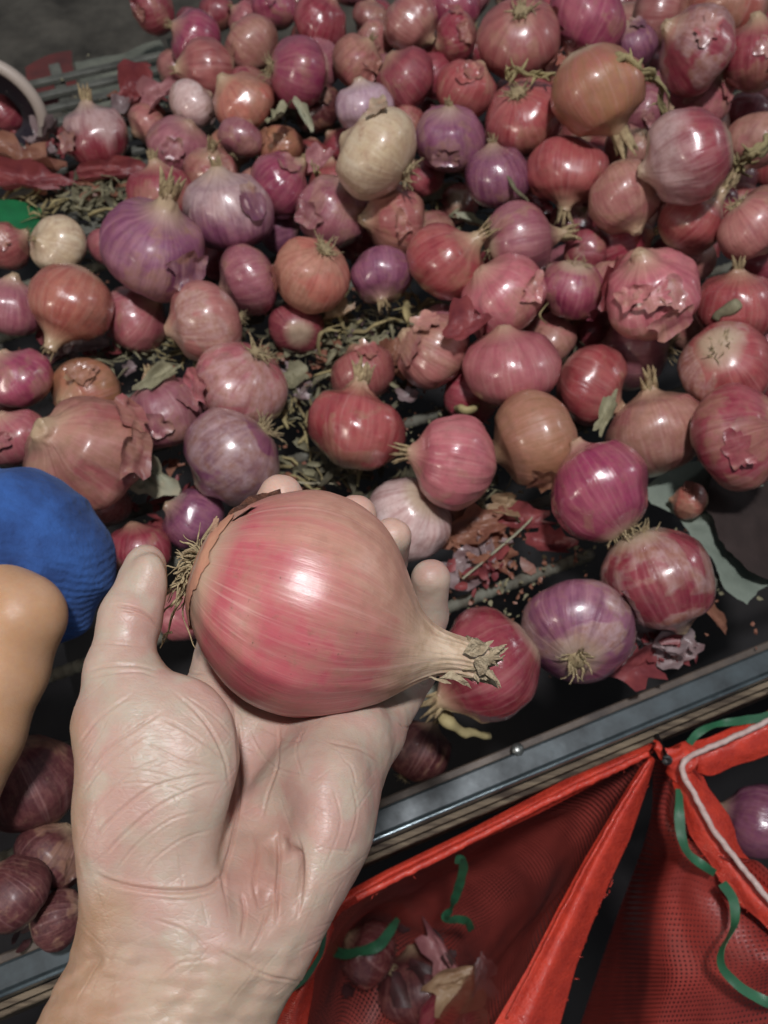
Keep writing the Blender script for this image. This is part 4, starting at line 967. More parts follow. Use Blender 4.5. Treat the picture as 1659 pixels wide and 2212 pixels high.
CR = [  # polyline, half width px, depth mm, redness
 ([(503, 1515), (513, 1590), (519, 1680), (512, 1760), (498, 1830), (483, 1888), (487, 1935)], 5, .95, .55),
 ([(372, 1492), (430, 1545), (468, 1600), (492, 1650)], 4, .45, .3), ([(395, 1500), (460, 1545), (500, 1590)], 3, .3, .2),
 ([(207, 1890), (250, 1908), (320, 1922), (400, 1925), (455, 1913), (488, 1880)], 6, 1.0, .5),
 ([(300, 1935), (400, 1945), (480, 1925)], 3, .3, .2),
 ([(548, 1790), (556, 1840), (548, 1900), (560, 1960)], 5, .5, .4), ([(600, 1790), (603, 1860), (598, 1930), (597, 1995)], 5, .8, .6),
 ([(640, 1800), (655, 1860), (652, 1930), (640, 1990)], 4, .45, .3), ([(580, 1960), (560, 2020), (540, 2055)], 4, .5, .4), ([(520, 1930), (528, 1970), (520, 2030)], 5, .6, .6),
 ([(470, 2052), (520, 2080), (575, 2106), (650, 2120)], 4, .6, .3), ([(330, 1985), (400, 2010), (450, 2050)], 4, .3, .2), ([(350, 2110), (390, 2080), (450, 2075)], 4, .3, .2),
 ([(248, 1308), (285, 1314), (322, 1332), (350, 1362)], 4, .7, .6), ([(262, 1322), (300, 1330), (335, 1352)], 3, .3, .3),
 ([(185, 1452), (235, 1440), (290, 1438), (334, 1446)], 4, .45, .3), ([(180, 1470), (240, 1456), (300, 1452), (338, 1462)], 3, .3, .2), ([(190, 1395), (240, 1390), (330, 1400)], 3, .2, .1),
 ([(200, 1820), (240, 1770), (320, 1706), (400, 1680), (468, 1672)], 4, .42, .2), ([(225, 1850), (270, 1800), (345, 1740), (430, 1700), (480, 1690)], 4, .40, .2),
 ([(185, 1670), (230, 1620), (285, 1580), (350, 1538)], 4, .40, .2), ([(168, 1612), (205, 1560), (245, 1528), (285, 1502)], 4, .40, .2), ([(175, 1720), (215, 1665), (270, 1620), (320, 1585)], 3, .3, .2),
 ([(310, 1600), (350, 1622), (400, 1645), (482, 1662)], 3, .28, .1), ([(350, 1552), (395, 1575), (440, 1605), (500, 1655)], 4, .36, .2), ([(420, 1530), (455, 1575), (485, 1640), (495, 1700)], 4, .36, .2),
 ([(250, 1880), (300, 1820), (370, 1770), (440, 1750)], 3, .3, .2), ([(300, 1895), (340, 1850), (400, 1810), (470, 1790)], 3, .3, .2), ([(190, 1770), (225, 1725), (290, 1665), (350, 1640)], 3, .28, .1),
 ([(230, 1700), (300, 1690), (380, 1705), (440, 1735)], 3, .22, .1), ([(260, 1660), (330, 1668), (400, 1690)], 3, .22, .1),
 ([(604, 1560), (603, 1610), (598, 1660), (580, 1710), (566, 1770)], 4, .45, .3), ([(545, 1560), (580, 1585), (620, 1600), (660, 1600)], 3, .3, .2),
 ([(530, 1560), (560, 1620), (600, 1660), (680, 1680)], 3, .25, .2), ([(700, 1600), (750, 1612), (790, 1626), (832, 1655)], 4, .42, .2), ([(740, 1640), (760, 1660), (770, 1700)], 3, .25, .1), ([(660, 1570), (640, 1620), (655, 1680)], 3, .25, .1),
 ([(760, 1690), (770, 1760), (745, 1850)], 3, .22, .1), ([(720, 1700), (735, 1780), (700, 1880)], 3, .22, .1), ([(690, 1830), (740, 1838), (765, 1840)], 3, .25, .1),
 ([(388, 1440), (410, 1452), (440, 1455)], 3, .3, .2), ([(860, 1560), (880, 1572), (900, 1560)], 3, .4, .2), ([(900, 1470), (915, 1480), (935, 1470)], 3, .3, .2)]
rs = random.Random(3)
for k in range(190):                         # fine secondary lines
    x, y = rs.uniform(180, 800), rs.uniform(1480, 2150); a = rs.choice([-.9, -.7, -.5, .5, 1.2]) + rs.uniform(-.3, .3); L = rs.uniform(25, 80)
    CR.append(([(x - math.cos(a) * L, y - math.sin(a) * L), (x + rs.uniform(-6, 6), y + rs.uniform(-6, 6)), (x + math.cos(a) * L, y + math.sin(a) * L)], rs.choice([1.8, 2.4]), rs.choice([.07, .11, .16]), .0))
dep_ = np.zeros(len(C)); red = np.zeros(len(C))
for pl, hw, mm, rd in CR:
    mm *= .74; rd *= .6
    P = [Vector((a, b, 0)) for a, b in pl]; P = crom(P, max(8, int(sum((P[i + 1] - P[i]).length for i in range(len(P) - 1)) / 12))); P = np.array([(p.x, p.y) for p in P])
    lo = P.min(0) - 30; hi = P.max(0) + 30; m = np.where(((U > lo) & (U < hi)).all(1) & (front > .05))[0]
    if not len(m): continue
    q = U[m]; best = np.full(len(m), 1e9); tt = np.zeros(len(m)); n_ = len(P) - 1
    for i in range(n_):
        a, b = P[i], P[i + 1]; d = b - a; t = np.clip(((q - a) @ d) / (d @ d), 0, 1); dd = np.linalg.norm(q - a - t[:, None] * d, axis=1)
        u = dd < best; best[u] = dd[u]; tt[u] = (i + t[u]) / n_
    fade = np.clip(np.minimum(tt, 1 - tt) * 5 + .12, 0, 1)
    hw = hw * .72; prof = np.exp(-(best / hw) ** 2) - .28 * np.exp(-((best - hw * 2.3) / (hw * 1.2)) ** 2)
    dep_[m] += prof * mm * .001 * fade * front[m]; red[m] = np.maximum(red[m], np.exp(-(best / (hw * 1.5)) ** 2) * rd * 1.2 * fade)
tend = ss((U[:, 1] - 1990) / 90) * front; ux = U[:, 0] + .55 * (U[:, 1] - 2000)
lown = np.array([noise.noise(Vector(c) * 85) * .00045 + noise.noise(Vector(c) * 240) * .00016 for c in C])
lown += tend * (np.array([noise.noise(Vector((a / 34, b / 190, 0)) + Vector((.6 * noise.noise(Vector((a / 80, b / 80, 3))), 0, 0))) for a, b in zip(ux * .6, U[:, 1])]) * .0010 + np.array([noise.noise(Vector((a / 90 + b / 120, b / 34 - a / 160, 5))) for a, b in zip(ux, U[:, 1])]) * .0009)
C2 = C - N * (dep_ - lown)[:, None]
me.vertices.foreach_set('co', to_world(C2).ravel())
# pigment: pale palm, tanned outer forearm, rosy creases and fingertips
x, y = U[:, 0], U[:, 1]
blot0 = np.array([noise.noise(Vector(c) * 60) for c in C])
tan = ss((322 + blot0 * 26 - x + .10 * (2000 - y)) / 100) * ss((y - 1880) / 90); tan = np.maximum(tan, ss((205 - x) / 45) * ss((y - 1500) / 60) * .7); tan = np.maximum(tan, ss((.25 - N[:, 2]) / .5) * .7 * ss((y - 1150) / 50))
blot = np.array([noise.noise(Vector(c) * 60) for c in C]); blot2 = np.array([noise.noise(Vector(c) * 140 + Vector((7, 7, 7))) for c in C])
base = np.array([.52, .405, .335]); tanc = np.array([.43, .275, .175]); redc = np.array([.44, .18, .13]); pinkc = np.array([.52, .34, .295]); greyc = np.array([.50, .44, .36])
Cc = base[None] * np.ones((len(C), 1)); mixc = lambda A, B, w: A * (1 - w[:, None]) + B[None] * w[:, None]
Cc = mixc(Cc, pinkc, np.clip(.30 + blot * 2.2, 0, .9)); Cc = mixc(Cc, greyc, np.clip(blot2 * 2.0, 0, .8))
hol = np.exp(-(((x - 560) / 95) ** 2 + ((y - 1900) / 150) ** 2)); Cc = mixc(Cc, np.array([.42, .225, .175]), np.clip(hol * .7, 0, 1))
veins = ss((.10 - np.abs(blot + .3 * blot2)) / .1) * ss((y - 2050) / 80) * ss((x - 330) / 60); Cc = mixc(Cc, np.array([.47, .42, .34]), veins * .5)
fore = ss((y - 2010) / 120) * (1 - tan); Cc = mixc(Cc, np.array([.52, .41, .30]), fore * .65)
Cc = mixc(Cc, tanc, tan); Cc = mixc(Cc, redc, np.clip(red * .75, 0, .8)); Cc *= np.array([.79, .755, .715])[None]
tipw = ss((1190 - y) / 60) * ss((x - 540) / 20); Cc = mixc(Cc, np.array([.60, .37, .29]), tipw * .6)
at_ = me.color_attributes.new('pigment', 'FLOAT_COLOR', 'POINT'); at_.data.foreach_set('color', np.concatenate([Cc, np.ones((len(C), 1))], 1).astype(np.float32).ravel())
def skin_material(name, attr=True, base=(.5, .3, .18)):
    T = NT(name); tc = T.n('ShaderNodeTexCoord')
    if attr: a = T.n('ShaderNodeAttribute', attribute_name='pigment'); col = (a, 0)
    else: col = base
    n1 = T.noise((tc, 3), 420, 4, .6); n0 = T.noise((tc, 3), 90, 4, .6)
    col = T.mix(T.mapr(n1, .42, .62, 0, .16), col, (.40, .20, .16)); col = T.mix(T.mapr(n0, .4, .7, 0, .12), col, (.66, .54, .47))
    T.put(T.p, 'Base Color', col)
    T.p.inputs['Subsurface Weight'].default_value = .35; T.p.inputs['Subsurface Radius'].default_value = (1, .36, .20); T.p.inputs['Subsurface Scale'].default_value = .0050
    T.put(T.p, 'Roughness', T.mapr(n1, .3, .7, .36, .54)); T.p.inputs['Specular IOR Level'].default_value = .42
    mp = T.n('ShaderNodeMapping'); mp.inputs['Rotation'].default_value = (0, 0, .6); mp.inputs['Scale'].default_value = (1, 2.6, 1.6); T.l(tc, 3, mp, 0)
    vo = T.n('ShaderNodeTexVoronoi', feature='DISTANCE_TO_EDGE'); vo.inputs['Scale'].default_value = 300; T.l(mp, 0, vo, 0)
    mp2 = T.n('ShaderNodeMapping'); mp2.inputs['Rotation'].default_value = (.3, 0, -.8); mp2.inputs['Scale'].default_value = (1, 3.6, 2); T.l(tc, 3, mp2, 0)
    st = T.noise((mp2, 0), 130, 5, .6, .6)
    h = T.math('ADD', T.math('MULTIPLY', T.mapr(vo, 0, .12), .30), T.math('MULTIPLY', st, .9)); h = T.math('ADD', h, T.math('MULTIPLY', n1, .4))
    T.l(T.bump(h, .25, .0005), 0, T.p, 'Normal'); return T.m
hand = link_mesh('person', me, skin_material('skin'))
tag(hand, 'open pale hand reaching in from below, palm up, cradling the large onion', 'person')
# thumb nail, seen edge-on at the left of the thumb tip
nc = cs(281, 1222, .2655); V = []; Fc = []
ex = np.array([.10, 1, -.1]); ex /= np.linalg.norm(ex); en = np.array([-.86, .12, .42]); en -= ex * en.dot(ex); en /= np.linalg.norm(en); ew = np.cross(ex, en)
for i in range(9):
    for j in range(9):
        u = (i / 8 - .5) * 2; v = (j / 8 - .5) * 2; w_ = .0042 * (1 - .15 * max(0, u) ** 3)
        p = nc + ex * u * .0066 * (1 - .10 * v * v) + ew * v * w_ - en * (.0016 * v * v + .0006 * u * u + .0006); V.append(Vector(to_world(p[None])[0]))
Fc = [(i * 9 + j, i * 9 + j + 1, (i + 1) * 9 + j + 1, (i + 1) * 9 + j) for i in range(8) for j in range(8)]
nail = link_mesh('thumb_nail', mk('thumb_nail', V, Fc), simple('nail', (.56, .42, .34), (.52, .37, .30), .3, 60, .0002), hand)
so = nail.modifiers.new('thick', 'SOLIDIFY'); so.thickness = .0006

# ---- the held onion
rr = .0402; oc = at_d(672, 1305, .2835)
axd = camdir(.9409, -.3387, -.10); dn = camdir(-.3387, -.9409, 0); dn = (dn - axd * dn.dot(axd)).normalized()   # dn: screen down, local +X ; local Z = axd
yy = axd.cross(dn)                                   # local Y
MW = Matrix.Translation(oc) @ Matrix((dn, yy, axd)).transposed().to_4x4() @ Matrix.Scale(rr, 4)
camY = 1 if yy.dot(CAM - oc) > 0 else -1
prof = crom([Vector((r, z, 0)) for z, r in [(-1.02, .02), (-1.05, .14), (-1.06, .26), (-1.02, .37), (-.86, .60), (-.62, .81), (-.32, .96), (0, 1.0), (.28, .945), (.55, .795), (.78, .595), (.97, .405), (1.12, .285), (1.27, .215), (1.42, .185), (1.56, .175), (1.66, .16), (1.68, .02)]], 130)
V = []; Fc = []; ns = 220
for q in prof:
    r, z = q.x, q.y
    for k in range(ns):
        a = 2 * math.pi * k / ns; d = Vector((math.cos(a), math.sin(a), 0)); p = Vector((d.x * r, d.y * r, z))
        lum = noise.fractal(p * 1.0 + Vector((3, 8, 1)), 1, 2, 3) * .028
        rib = noise.noise(Vector((d.x * 4.2, d.y * 4.2, z * .35 + 5))) * .016 * min(1, r * r * 3) + noise.noise(Vector((d.x * 11, d.y * 11, z * .5 + 9))) * .0035
        wr_ = max(0, z - .85) * noise.noise(Vector((d.x * 5, d.y * 5, z * 2.4))) * .07
        p = p + d * (lum * min(1, r * 2) + rib * min(1, r * 1.6) + wr_ * min(1, r * 3))
        p.x += .13 * math.exp(-((z - .92) / .34) ** 2); V.append(p)
m = len(prof)
Fc = [(i * ns + k, i * ns + (k + 1) % ns, (i + 1) * ns + (k + 1) % ns, (i + 1) * ns + k) for i in range(m - 1) for k in range(ns)]
big = empty('onion', (0, 0, 0)); big.matrix_world = MW
tag(big, 'very large pink red onion with papery tan neck held in the open palm', 'onion')
def bigpart(name, V, Fc, mat): o = link_mesh(name, mk(name, V, Fc), mat); o.parent = big; return o
b = bigpart('bulb', V, Fc, M['onion_main']); b['pale'] = 0.0; b['c_v'] = [.20, .04, .05]; b['c_a'] = [.39, .055, .085]; b['c_b'] = [.44, .135, .135]; b['c_p'] = [.54, .32, .25]; b['patch'] = .40; b['gloss'] = .23
# tan collar of torn skin round the root plate
rs = random.Random(8); V = []; Fc = []; n1, n2 = 9, 160
for i in range(n1):
    for k in range(n2):
        a = 2 * math.pi * k / n2; e = .115 + .025 * math.sin(a * 2 + 1) + .05 * noise.noise(Vector((math.cos(a) * 3, math.sin(a) * 3, 2))) + .018 * noise.noise(Vector((math.cos(a) * 11, math.sin(a) * 11, 2)))
        t = i / (n1 - 1); z = -1.075 + (e + .02) * t
        r = np.interp(z, [-1.075, -1.05, -1.02, -.86, -.62], [.20, .30, .385, .622, .83]) + .010 + .014 * t ** 3 * (1 + noise.noise(Vector((math.cos(a) * 5, math.sin(a) * 5, 7))))
        V.append(Vector((math.cos(a) * r, math.sin(a) * r, z)))
Fc = [(i * n2 + k, i * n2 + (k + 1) % n2, (i + 1) * n2 + (k + 1) % n2, (i + 1) * n2 + k) for i in range(n1 - 1) for k in range(n2)]
M['collar'] = simple('root_collar_skin', (.52, .27, .17), (.46, .20, .135), .55, 6, .002, bstr=.3); bigpart('root_collar', V, Fc, M['collar'])
# root tuft: curly pale roots
def bigroots(n, L, seed, droop):
    rs = random.Random(seed); V = []; Fc = []
    for k in range(n):
        a = rs.random() * 6.28; r = math.sqrt(rs.random()) * .13; p = Vector((math.cos(a) * r, math.sin(a) * r, -1.03))
        d = Vector((math.cos(a) * .7 + droop, math.sin(a) * .8, -rs.uniform(.4, 1.2))).normalized(); l = rs.uniform(.4, 1.0) * L; pts = [p.copy()]
        for i in range(9):
            d = (d + Vector((rs.uniform(-1, 1) + droop * .35, rs.uniform(-1, 1), rs.uniform(-1, 1) + .10)) * .38).normalized(); p = p + d * l / 9; pts.append(p.copy())
        w0 = rs.uniform(.010, .019); tubeVF(pts, [w0 * (1 - .6 * i / 9) for i in range(10)], 6, True, V, Fc, .8)
    return V, Fc
V, Fc = bigroots(120, .30, 4, .40); bigpart('roots', V, Fc, M['root'])
V, Fc = bigroots(24, .55, 9, 1.1); bigpart('roots', V, Fc, M['root'])
def loc_of(px, py, d): return MW.inverted() @ at_d(px, py, d)
for pts, r0 in (([(405, 1275, .285), (396, 1320, .284), (410, 1375, .283), (425, 1400, .283)], .011), ([(392, 1290, .284), (372, 1330, .282), (362, 1370, .281), (346, 1400, .280)], .017), ([(372, 1365, .281), (355, 1372, .281), (350, 1390, .280)], .014),
                ([(425, 1180, .285), (430, 1150, .284), (432, 1130, .283)], .009), ([(440, 1165, .285), (455, 1140, .283), (468, 1118, .282)], .022)):
    P = crom([loc_of(*p) for p in pts], 14); P = [p + Vector((noise.noise(p * 9), noise.noise(p * 9 + Vector((3, 3, 3))), 0)) * .03 for p in P]
    V, Fc = tubeVF(P, [r0 * (1 - .7 * i / 13) * (1 + .3 * noise.noise(P[i] * 20)) for i in range(14)], 6, True); bigpart('root_strand', V, Fc, M['root'])
# lifted brown skin flake at the upper left
def flat_piece(name, pix, mat, seed=1, amp=.03, curl=0, pn=None):
    c = [loc_of(*p) for p in pix]; N_ = len(c); ce = sum(c, Vector()) / N_; ring = []
    for i in range(N_):
        for t in range(5):
            q = c[i].lerp(c[(i + 1) % N_], t / 5); ring.append(q + Vector((noise.noise(q * 13), noise.noise(q * 13 + Vector((5, 5, 5))), 0)) * .03)
    V = []; Lr = 7; mm_ = len(ring)
    for j in range(Lr):
        for q in ring: V.append(ce + (q - ce) * (1 - j / Lr))
    V.append(ce); nn = Vector((0, camY, 0)) if pn is None else pn
    V = [v + nn * (noise.noise(v * 6 + Vector((seed, 0, 0))) * amp * 1.5 + noise.noise(v * 17 + Vector((seed, 0, 0))) * amp * .5 - curl * (v - ce).length_squared) for v in V]
    Fc = [(j * mm_ + i, j * mm_ + (i + 1) % mm_, (j + 1) * mm_ + (i + 1) % mm_, (j + 1) * mm_ + i) for j in range(Lr - 1) for i in range(mm_)] + [((Lr - 1) * mm_ + i, (Lr - 1) * mm_ + (i + 1) % mm_, Lr * mm_) for i in range(mm_)]
    return bigpart(name, V, Fc, mat)
M['flake'] = simple('lifted_brown_skin', (.20, .085, .05), (.09, .035, .025), .45, 9, .02, bstr=.8)
flat_piece('skin_flake', [(471, 1141, .274), (497, 1102, .276), (540, 1072, .279), (606, 1055, .283), (611, 1070, .281), (590, 1082, .272), (540, 1098, .268), (505, 1122, .267)], M['flake'], 2, .05)
flat_piece('skin_flake', [(452, 1150, .272), (462, 1118, .274), (474, 1116, .275), (470, 1135, .272), (464, 1152, .269)], simple('tan_tatter', (.42, .26, .17), (.30, .16, .10), .6, 9, .01), 3, .03)
# dried neck end: twisted ragged fibres and tatters
rs = random.Random(12); V = []; Fc = []
for k in range(20):
    a = 2 * math.pi * k / 20 + rs.uniform(-.15, .15); L = rs.uniform(.10, .30); tw = rs.uniform(-.8, .8); sp = rs.uniform(-.04, .09); pts = []
    for i in range(6):
        t = i / 5; rad_ = .155 + sp * t * t + rs.uniform(-.01, .01); pts.append(Vector((math.cos(a + tw * t) * rad_ * (1 - .25 * t), math.sin(a + tw * t) * rad_ * (1 - .25 * t), 1.45 + (L + .08) * t)))
    w0 = rs.uniform(.030, .062); tubeVF(pts, [w0 * .9, w0, w0 * 1.05, w0 * .9, w0 * .6, .008], 6, True, V, Fc, .28)
for k in range(34):
    a = rs.random() * 6.28; r0 = rs.uniform(.02, .14); z0 = rs.uniform(1.5, 1.78); p = Vector((math.cos(a) * r0, math.sin(a) * r0, z0)); d = Vector((math.cos(a) * rs.uniform(.2, 1.1), math.sin(a) * rs.uniform(.2, 1.1), rs.uniform(.2, 1.2))).normalized()
    l = rs.uniform(.04, .12); q = p + d * l; tubeVF([p - d * .05, p + Vector((rs.uniform(-1, 1), rs.uniform(-1, 1), 0)) * .02, q, q + d * l * .5], [.03, .034, .022, .003], 5, True, V, Fc, .35)
bigpart('neck_stub', V, Fc, simple('papery_neck', (.50, .41, .27), (.26, .19, .11), .85, 8, .014))
for pix, sd in (([(948, 1463, .281), (975, 1466, .280), (1000, 1478, .281), (1018, 1490, .282), (1003, 1462, .281), (975, 1450, .281)], 4), ([(925, 1462, .279), (940, 1470, .278), (974, 1478, .278), (965, 1468, .280), (940, 1458, .280)], 5),
                ([(1000, 1410, .279), (1022, 1372, .278), (1036, 1388, .279), (1068, 1383, .281), (1050, 1405, .280), (1030, 1420, .279)], 6), ([(1025, 1425, .279), (1050, 1412, .279), (1072, 1425, .280), (1052, 1434, .280), (1050, 1450, .281), (1035, 1462, .282), (1028, 1445, .280)], 7)):
    flat_piece('neck_tatter', pix, simple('neck_tatter_skin', (.50, .42, .28), (.28, .20, .12), .8, 12, .01) if sd == 4 else bpy.data.materials['neck_tatter_skin'], sd, .035)

# ---- the other person's arm and blue shirt at the left
Fa = Field((-.60, -.34, -.56), (-.12, .08, -.24), .0030); A = Fa.new()
D_ = .41
for a, b, ra, rb, k in [((-330, 1260, D_ + .03), (-40, 1300, D_), .030, .0235, .01), ((-40, 1300, D_), (44, 1332, D_ - .008), .0235, .0202, .01), ((44, 1332, D_ - .008), (-2, 1455, D_ - .010), .0202, .0212, .01),
                        ((-2, 1455, D_ - .010), (-46, 1570, D_ - .012), .0212, .0215, .01), ((-46, 1570, D_ - .012), (-200, 1960, D_ - .01), .0215, .0250, .01)]:
    Fa.cone(A, cs(*a), cs(*b), ra, rb, k)
V, Q = surface_nets(A, Fa.lo, Fa.h); me = np_mesh('person', V, Q, 1, 3); C = co_of(me)
C = C + no_of(me) * np.array([noise.noise(Vector(c) * 40) * .0012 for c in C])[:, None]
me.vertices.foreach_set('co', to_world(C).ravel())
arm = link_mesh('person', me, skin_material('tanned_skin', False, (.50, .29, .155)))
tag(arm, 'tanned bare arm and blue shirt of someone leaning in from the left edge', 'person')
Fb = Field((-.62, -.20, -.60), (-.08, .10, -.28), .0035); B = Fb.new()
for a, b, ra, rb, k in [((-420, 1230, .48), (20, 1190, .45), .060, .052, .01), ((20, 1190, .45), (135, 1225, .455), .047, .0290, .012), ((110, 1230, .452), (150, 1345, .450), .032, .0120, .010), ((-60, 1240, .44), (60, 1250, .445), .050, .040, .01)]:
    Fb.cone(B, cs(*a), cs(*b), ra, rb, k)
V, Q = surface_nets(B, Fb.lo, Fb.h); me = np_mesh('blue_shirt', V, Q, 1, 2); C = co_of(me); N = no_of(me)
fold = np.array([noise.noise(Vector((c[0] * 34 + c[1] * 10, c[1] * 9, c[2] * 14))) * .0060 + abs(noise.noise(Vector((c[0] * 45, c[1] * 22, 3)))) * -.006 for c in C])
me.vertices.foreach_set('co', to_world(C + N * fold[:, None]).ravel())
T = NT('blue_knit'); tc = T.n('ShaderNodeTexCoord'); n0 = T.noise((tc, 3), 34, 5, .6); n1 = T.noise((tc, 3), 240, 4, .65)
wv = T.n('ShaderNodeTexWave', bands_direction='DIAGONAL'); wv.inputs['Scale'].default_value = 95; wv.inputs['Distortion'].default_value = 3.5; wv.inputs['Detail'].default_value = 3; T.l(tc, 3, wv, 0)
T.put(T.p, 'Base Color', T.mix(T.mapr(n0, .36, .66), (.032, .105, .34), (.016, .045, .16))); T.p.inputs['Roughness'].default_value = .95; T.p.inputs['Sheen Weight'].default_value = .08; T.p.inputs['Sheen Tint'].default_value = (.5, .7, 1, 1)
T.l(T.bump(T.math('ADD', T.math('MULTIPLY', (wv, 1), .30), n1), .7, .0018), 0, T.p, 'Normal'); link_mesh('blue_shirt', me, T.m, arm)
# ---------------------------------------------------------------- red mesh bags hanging from the rail
def mesh_fabric(name, base, dark, cell=.0017, hole=.34):
    T = NT(name); uv = T.n('ShaderNodeUVMap'); sp = T.n('ShaderNodeSeparateXYZ'); T.l(uv, 0, sp, 0)
    fu = T.math('PINGPONG', T.math('MULTIPLY', (sep_ := (sp, 0)), 1 / cell), .5); fv = T.math('PINGPONG', T.math('MULTIPLY', (sp, 1), 1 / cell), .5)
    m = T.math('MINIMUM', fu, fv); tc = T.n('ShaderNodeTexCoord'); n = T.noise((tc, 3), 26, 5, .6); n2 = T.noise((tc, 3), 7, 3, .5)
    thr = T.mapr(n2, .35, .65, hole - .10, hole + .12); ho = T.math('GREATER_THAN', m, thr)
    T.put(T.p, 'Base Color', T.mix(T.mapr(n, .35, .65), base, dark)); T.p.inputs['Roughness'].default_value = .45
    T.l(T.bump(m, .5, .0008), 0, T.p, 'Normal')
    tl = T.n('ShaderNodeBsdfTranslucent'); T.put(tl, 0, base); mx = T.n('ShaderNodeMixShader'); mx.inputs[0].default_value = .22; T.l(T.p, 0, mx, 1); T.l(tl, 0, mx, 2)
    tr = T.n('ShaderNodeBsdfTransparent'); m2 = T.n('ShaderNodeMixShader'); T.l(ho, 0, m2, 0); T.l(mx, 0, m2, 1); T.l(tr, 0, m2, 2); T.l(m2, 0, T.out, 0); return T.m
M['mesh'] = mesh_fabric('red_mesh', (.46, .075, .058), (.32, .048, .038), .0038, .24)
M['mesh2'] = mesh_fabric('red_mesh_folds', (.42, .055, .042), (.26, .034, .028), .0030, .30)
def hem(name, base=(.66, .062, .034), dark=(.46, .040, .026)):
    T = NT(name); uv = T.n('ShaderNodeUVMap'); tc = T.n('ShaderNodeTexCoord'); n = T.noise((tc, 3), 90, 5, .65); n2 = T.noise((tc, 3), 420, 3, .6)
    T.put(T.p, 'Base Color', T.mix(T.mapr(n, .35, .65), base, dark)); T.put(T.p, 'Roughness', T.mapr(n2, .40, .58, .16, .5))
    wv = T.n('ShaderNodeTexWave'); wv.inputs['Scale'].default_value = 260; T.l(uv, 0, wv, 0); h = T.math('ADD', T.math('MULTIPLY', n2, 1.2), T.math('MULTIPLY', (wv, 1), .3))
    T.l(T.bump(h, .7, .0009), 0, T.p, 'Normal'); return T.m
M['hem'] = hem('red_hem'); M['cord'] = simple('white_cord', (.58, .46, .42), (.44, .30, .27), .7, 220, .0005); M['green_tape'] = simple('green_tape', (.025, .13, .060), (.018, .08, .04), .5, 60, .0004)
def wrinkle(amp, f=55, seed=0): return lambda u, v, p: Vector((noise.noise(p * f + Vector((seed, 0, 0))), noise.noise(p * f + Vector((0, seed, 0))), noise.noise(p * f + Vector((0, 0, seed))))) * amp
def lsheet(name, rows, nu, nv, mat, parent, disp=None, thick=0):
    V, Fc, UV = loft([[at_z(*p) for p in r] for r in rows], nu, nv, disp); o = link_mesh(name, mk(name, V, Fc, True, UV), mat, parent)
    if thick: s = o.modifiers.new('thick', 'SOLIDIFY'); s.thickness = thick; s.offset = 0
    return o
def tape(name, pts, width, mat, parent, n=60, thick=.0004, wob=.0006, round_=False):
    P = crom([at_z(*p) for p in pts], n)
    if round_: V, Fc = tubeVF([p + Vector((noise.noise(p * 200), noise.noise(p * 200 + Vector((3, 3, 3))), 0)) * wob for p in P], [width * (1 + .18 * noise.noise(p * 500)) for p in P], 8); return link_mesh(name, mk(name, V, Fc), mat, parent)
    V = []
    for i, p in enumerate(P):
        t = (P[min(i + 1, n - 1)] - P[max(0, i - 1)]).normalized(); s = t.cross((CAM - p).normalized()).normalized(); w_ = width * (1 + .25 * noise.noise(p * 60)); tw = noise.noise(p * 42) * 1.8
        s = (s * math.cos(tw) + (CAM - p).normalized() * math.sin(tw)) * w_; q = p + Vector((noise.noise(p * 90), noise.noise(p * 90 + Vector((2, 2, 2))), 0)) * wob; V += [q - s, q + t.cross(s).normalized() * w_ * .002, q + s]
    Fc = [(i * 3 + j, i * 3 + j + 1, i * 3 + j + 4, i * 3 + j + 3) for i in range(n - 1) for j in range(2)]
    o = link_mesh(name, mk(name, V, Fc, False), mat, parent); so = o.modifiers.new('thick', 'SOLIDIFY'); so.thickness = thick; return o
kn = at_z(1410, 1612, -.02)
bag = empty('mesh_bag', kn); tag(bag, 'open red mesh sack hung along the table rail with dark onions deep inside', 'mesh sack')
bag2 = empty('mesh_bag', kn); tag(bag2, 'red mesh sack with white drawstring gathered at a knot on the rail at right', 'mesh sack')
def unpar(o, e):
    o.matrix_parent_inverse = e.matrix_world.inverted(); return o
bpy.context.view_layer.update()
# inside of the first sack: back rim -> sagging belly -> front rim
lsheet('sack_body', [
    [(1402, 1622, -.035), (1400, 1626, -.05), (1405, 1630, -.05), (1412, 1632, -.038)],
    [(1240, 1698, -.035), (1225, 1745, -.12), (1262, 1800, -.13), (1362, 1740, -.045)],
    [(1090, 1775, -.035), (1050, 1850, -.21), (1130, 1950, -.22), (1262, 1905, -.055)],
    [(900, 1868, -.035), (880, 1950, -.29), (1000, 2080, -.30), (1150, 2090, -.075)],
    [(745, 1945, -.035), (780, 2020, -.34), (900, 2180, -.35), (1080, 2230, -.09)],
    [(668, 2050, -.035), (730, 2110, -.34), (840, 2300, -.35), (1000, 2420, -.10)],
    [(600, 2200, -.035), (690, 2230, -.34), (780, 2420, -.35), (900, 2560, -.10)]], 60, 44, M['mesh'], bag, wrinkle(.006, 22, 1))
lsheet('hem_band', [[(1410, 1604, -.030), (1300, 1650, -.030), (1203, 1696, -.030), (975, 1815, -.030), (753, 1921, -.030), (700, 1975, -.032)],
                    [(1402, 1620, -.026), (1298, 1668, -.026), (1196, 1718, -.026), (970, 1832, -.026), (762, 1932, -.026), (705, 1990, -.028)],
                    [(1392, 1638, -.036), (1290, 1690, -.036), (1190, 1738, -.036), (966, 1852, -.036), (760, 1950, -.036), (712, 2005, -.038)]], 8, 110, M['hem'], bag, wrinkle(.0018, 70, 2), .0008)
tape('hem_fold', [(1400, 1628, -.024), (1290, 1680, -.024), (1190, 1727, -.024), (966, 1842, -.024), (770, 1940, -.024)], .0022, M['hem'], bag, 90, round_=True)
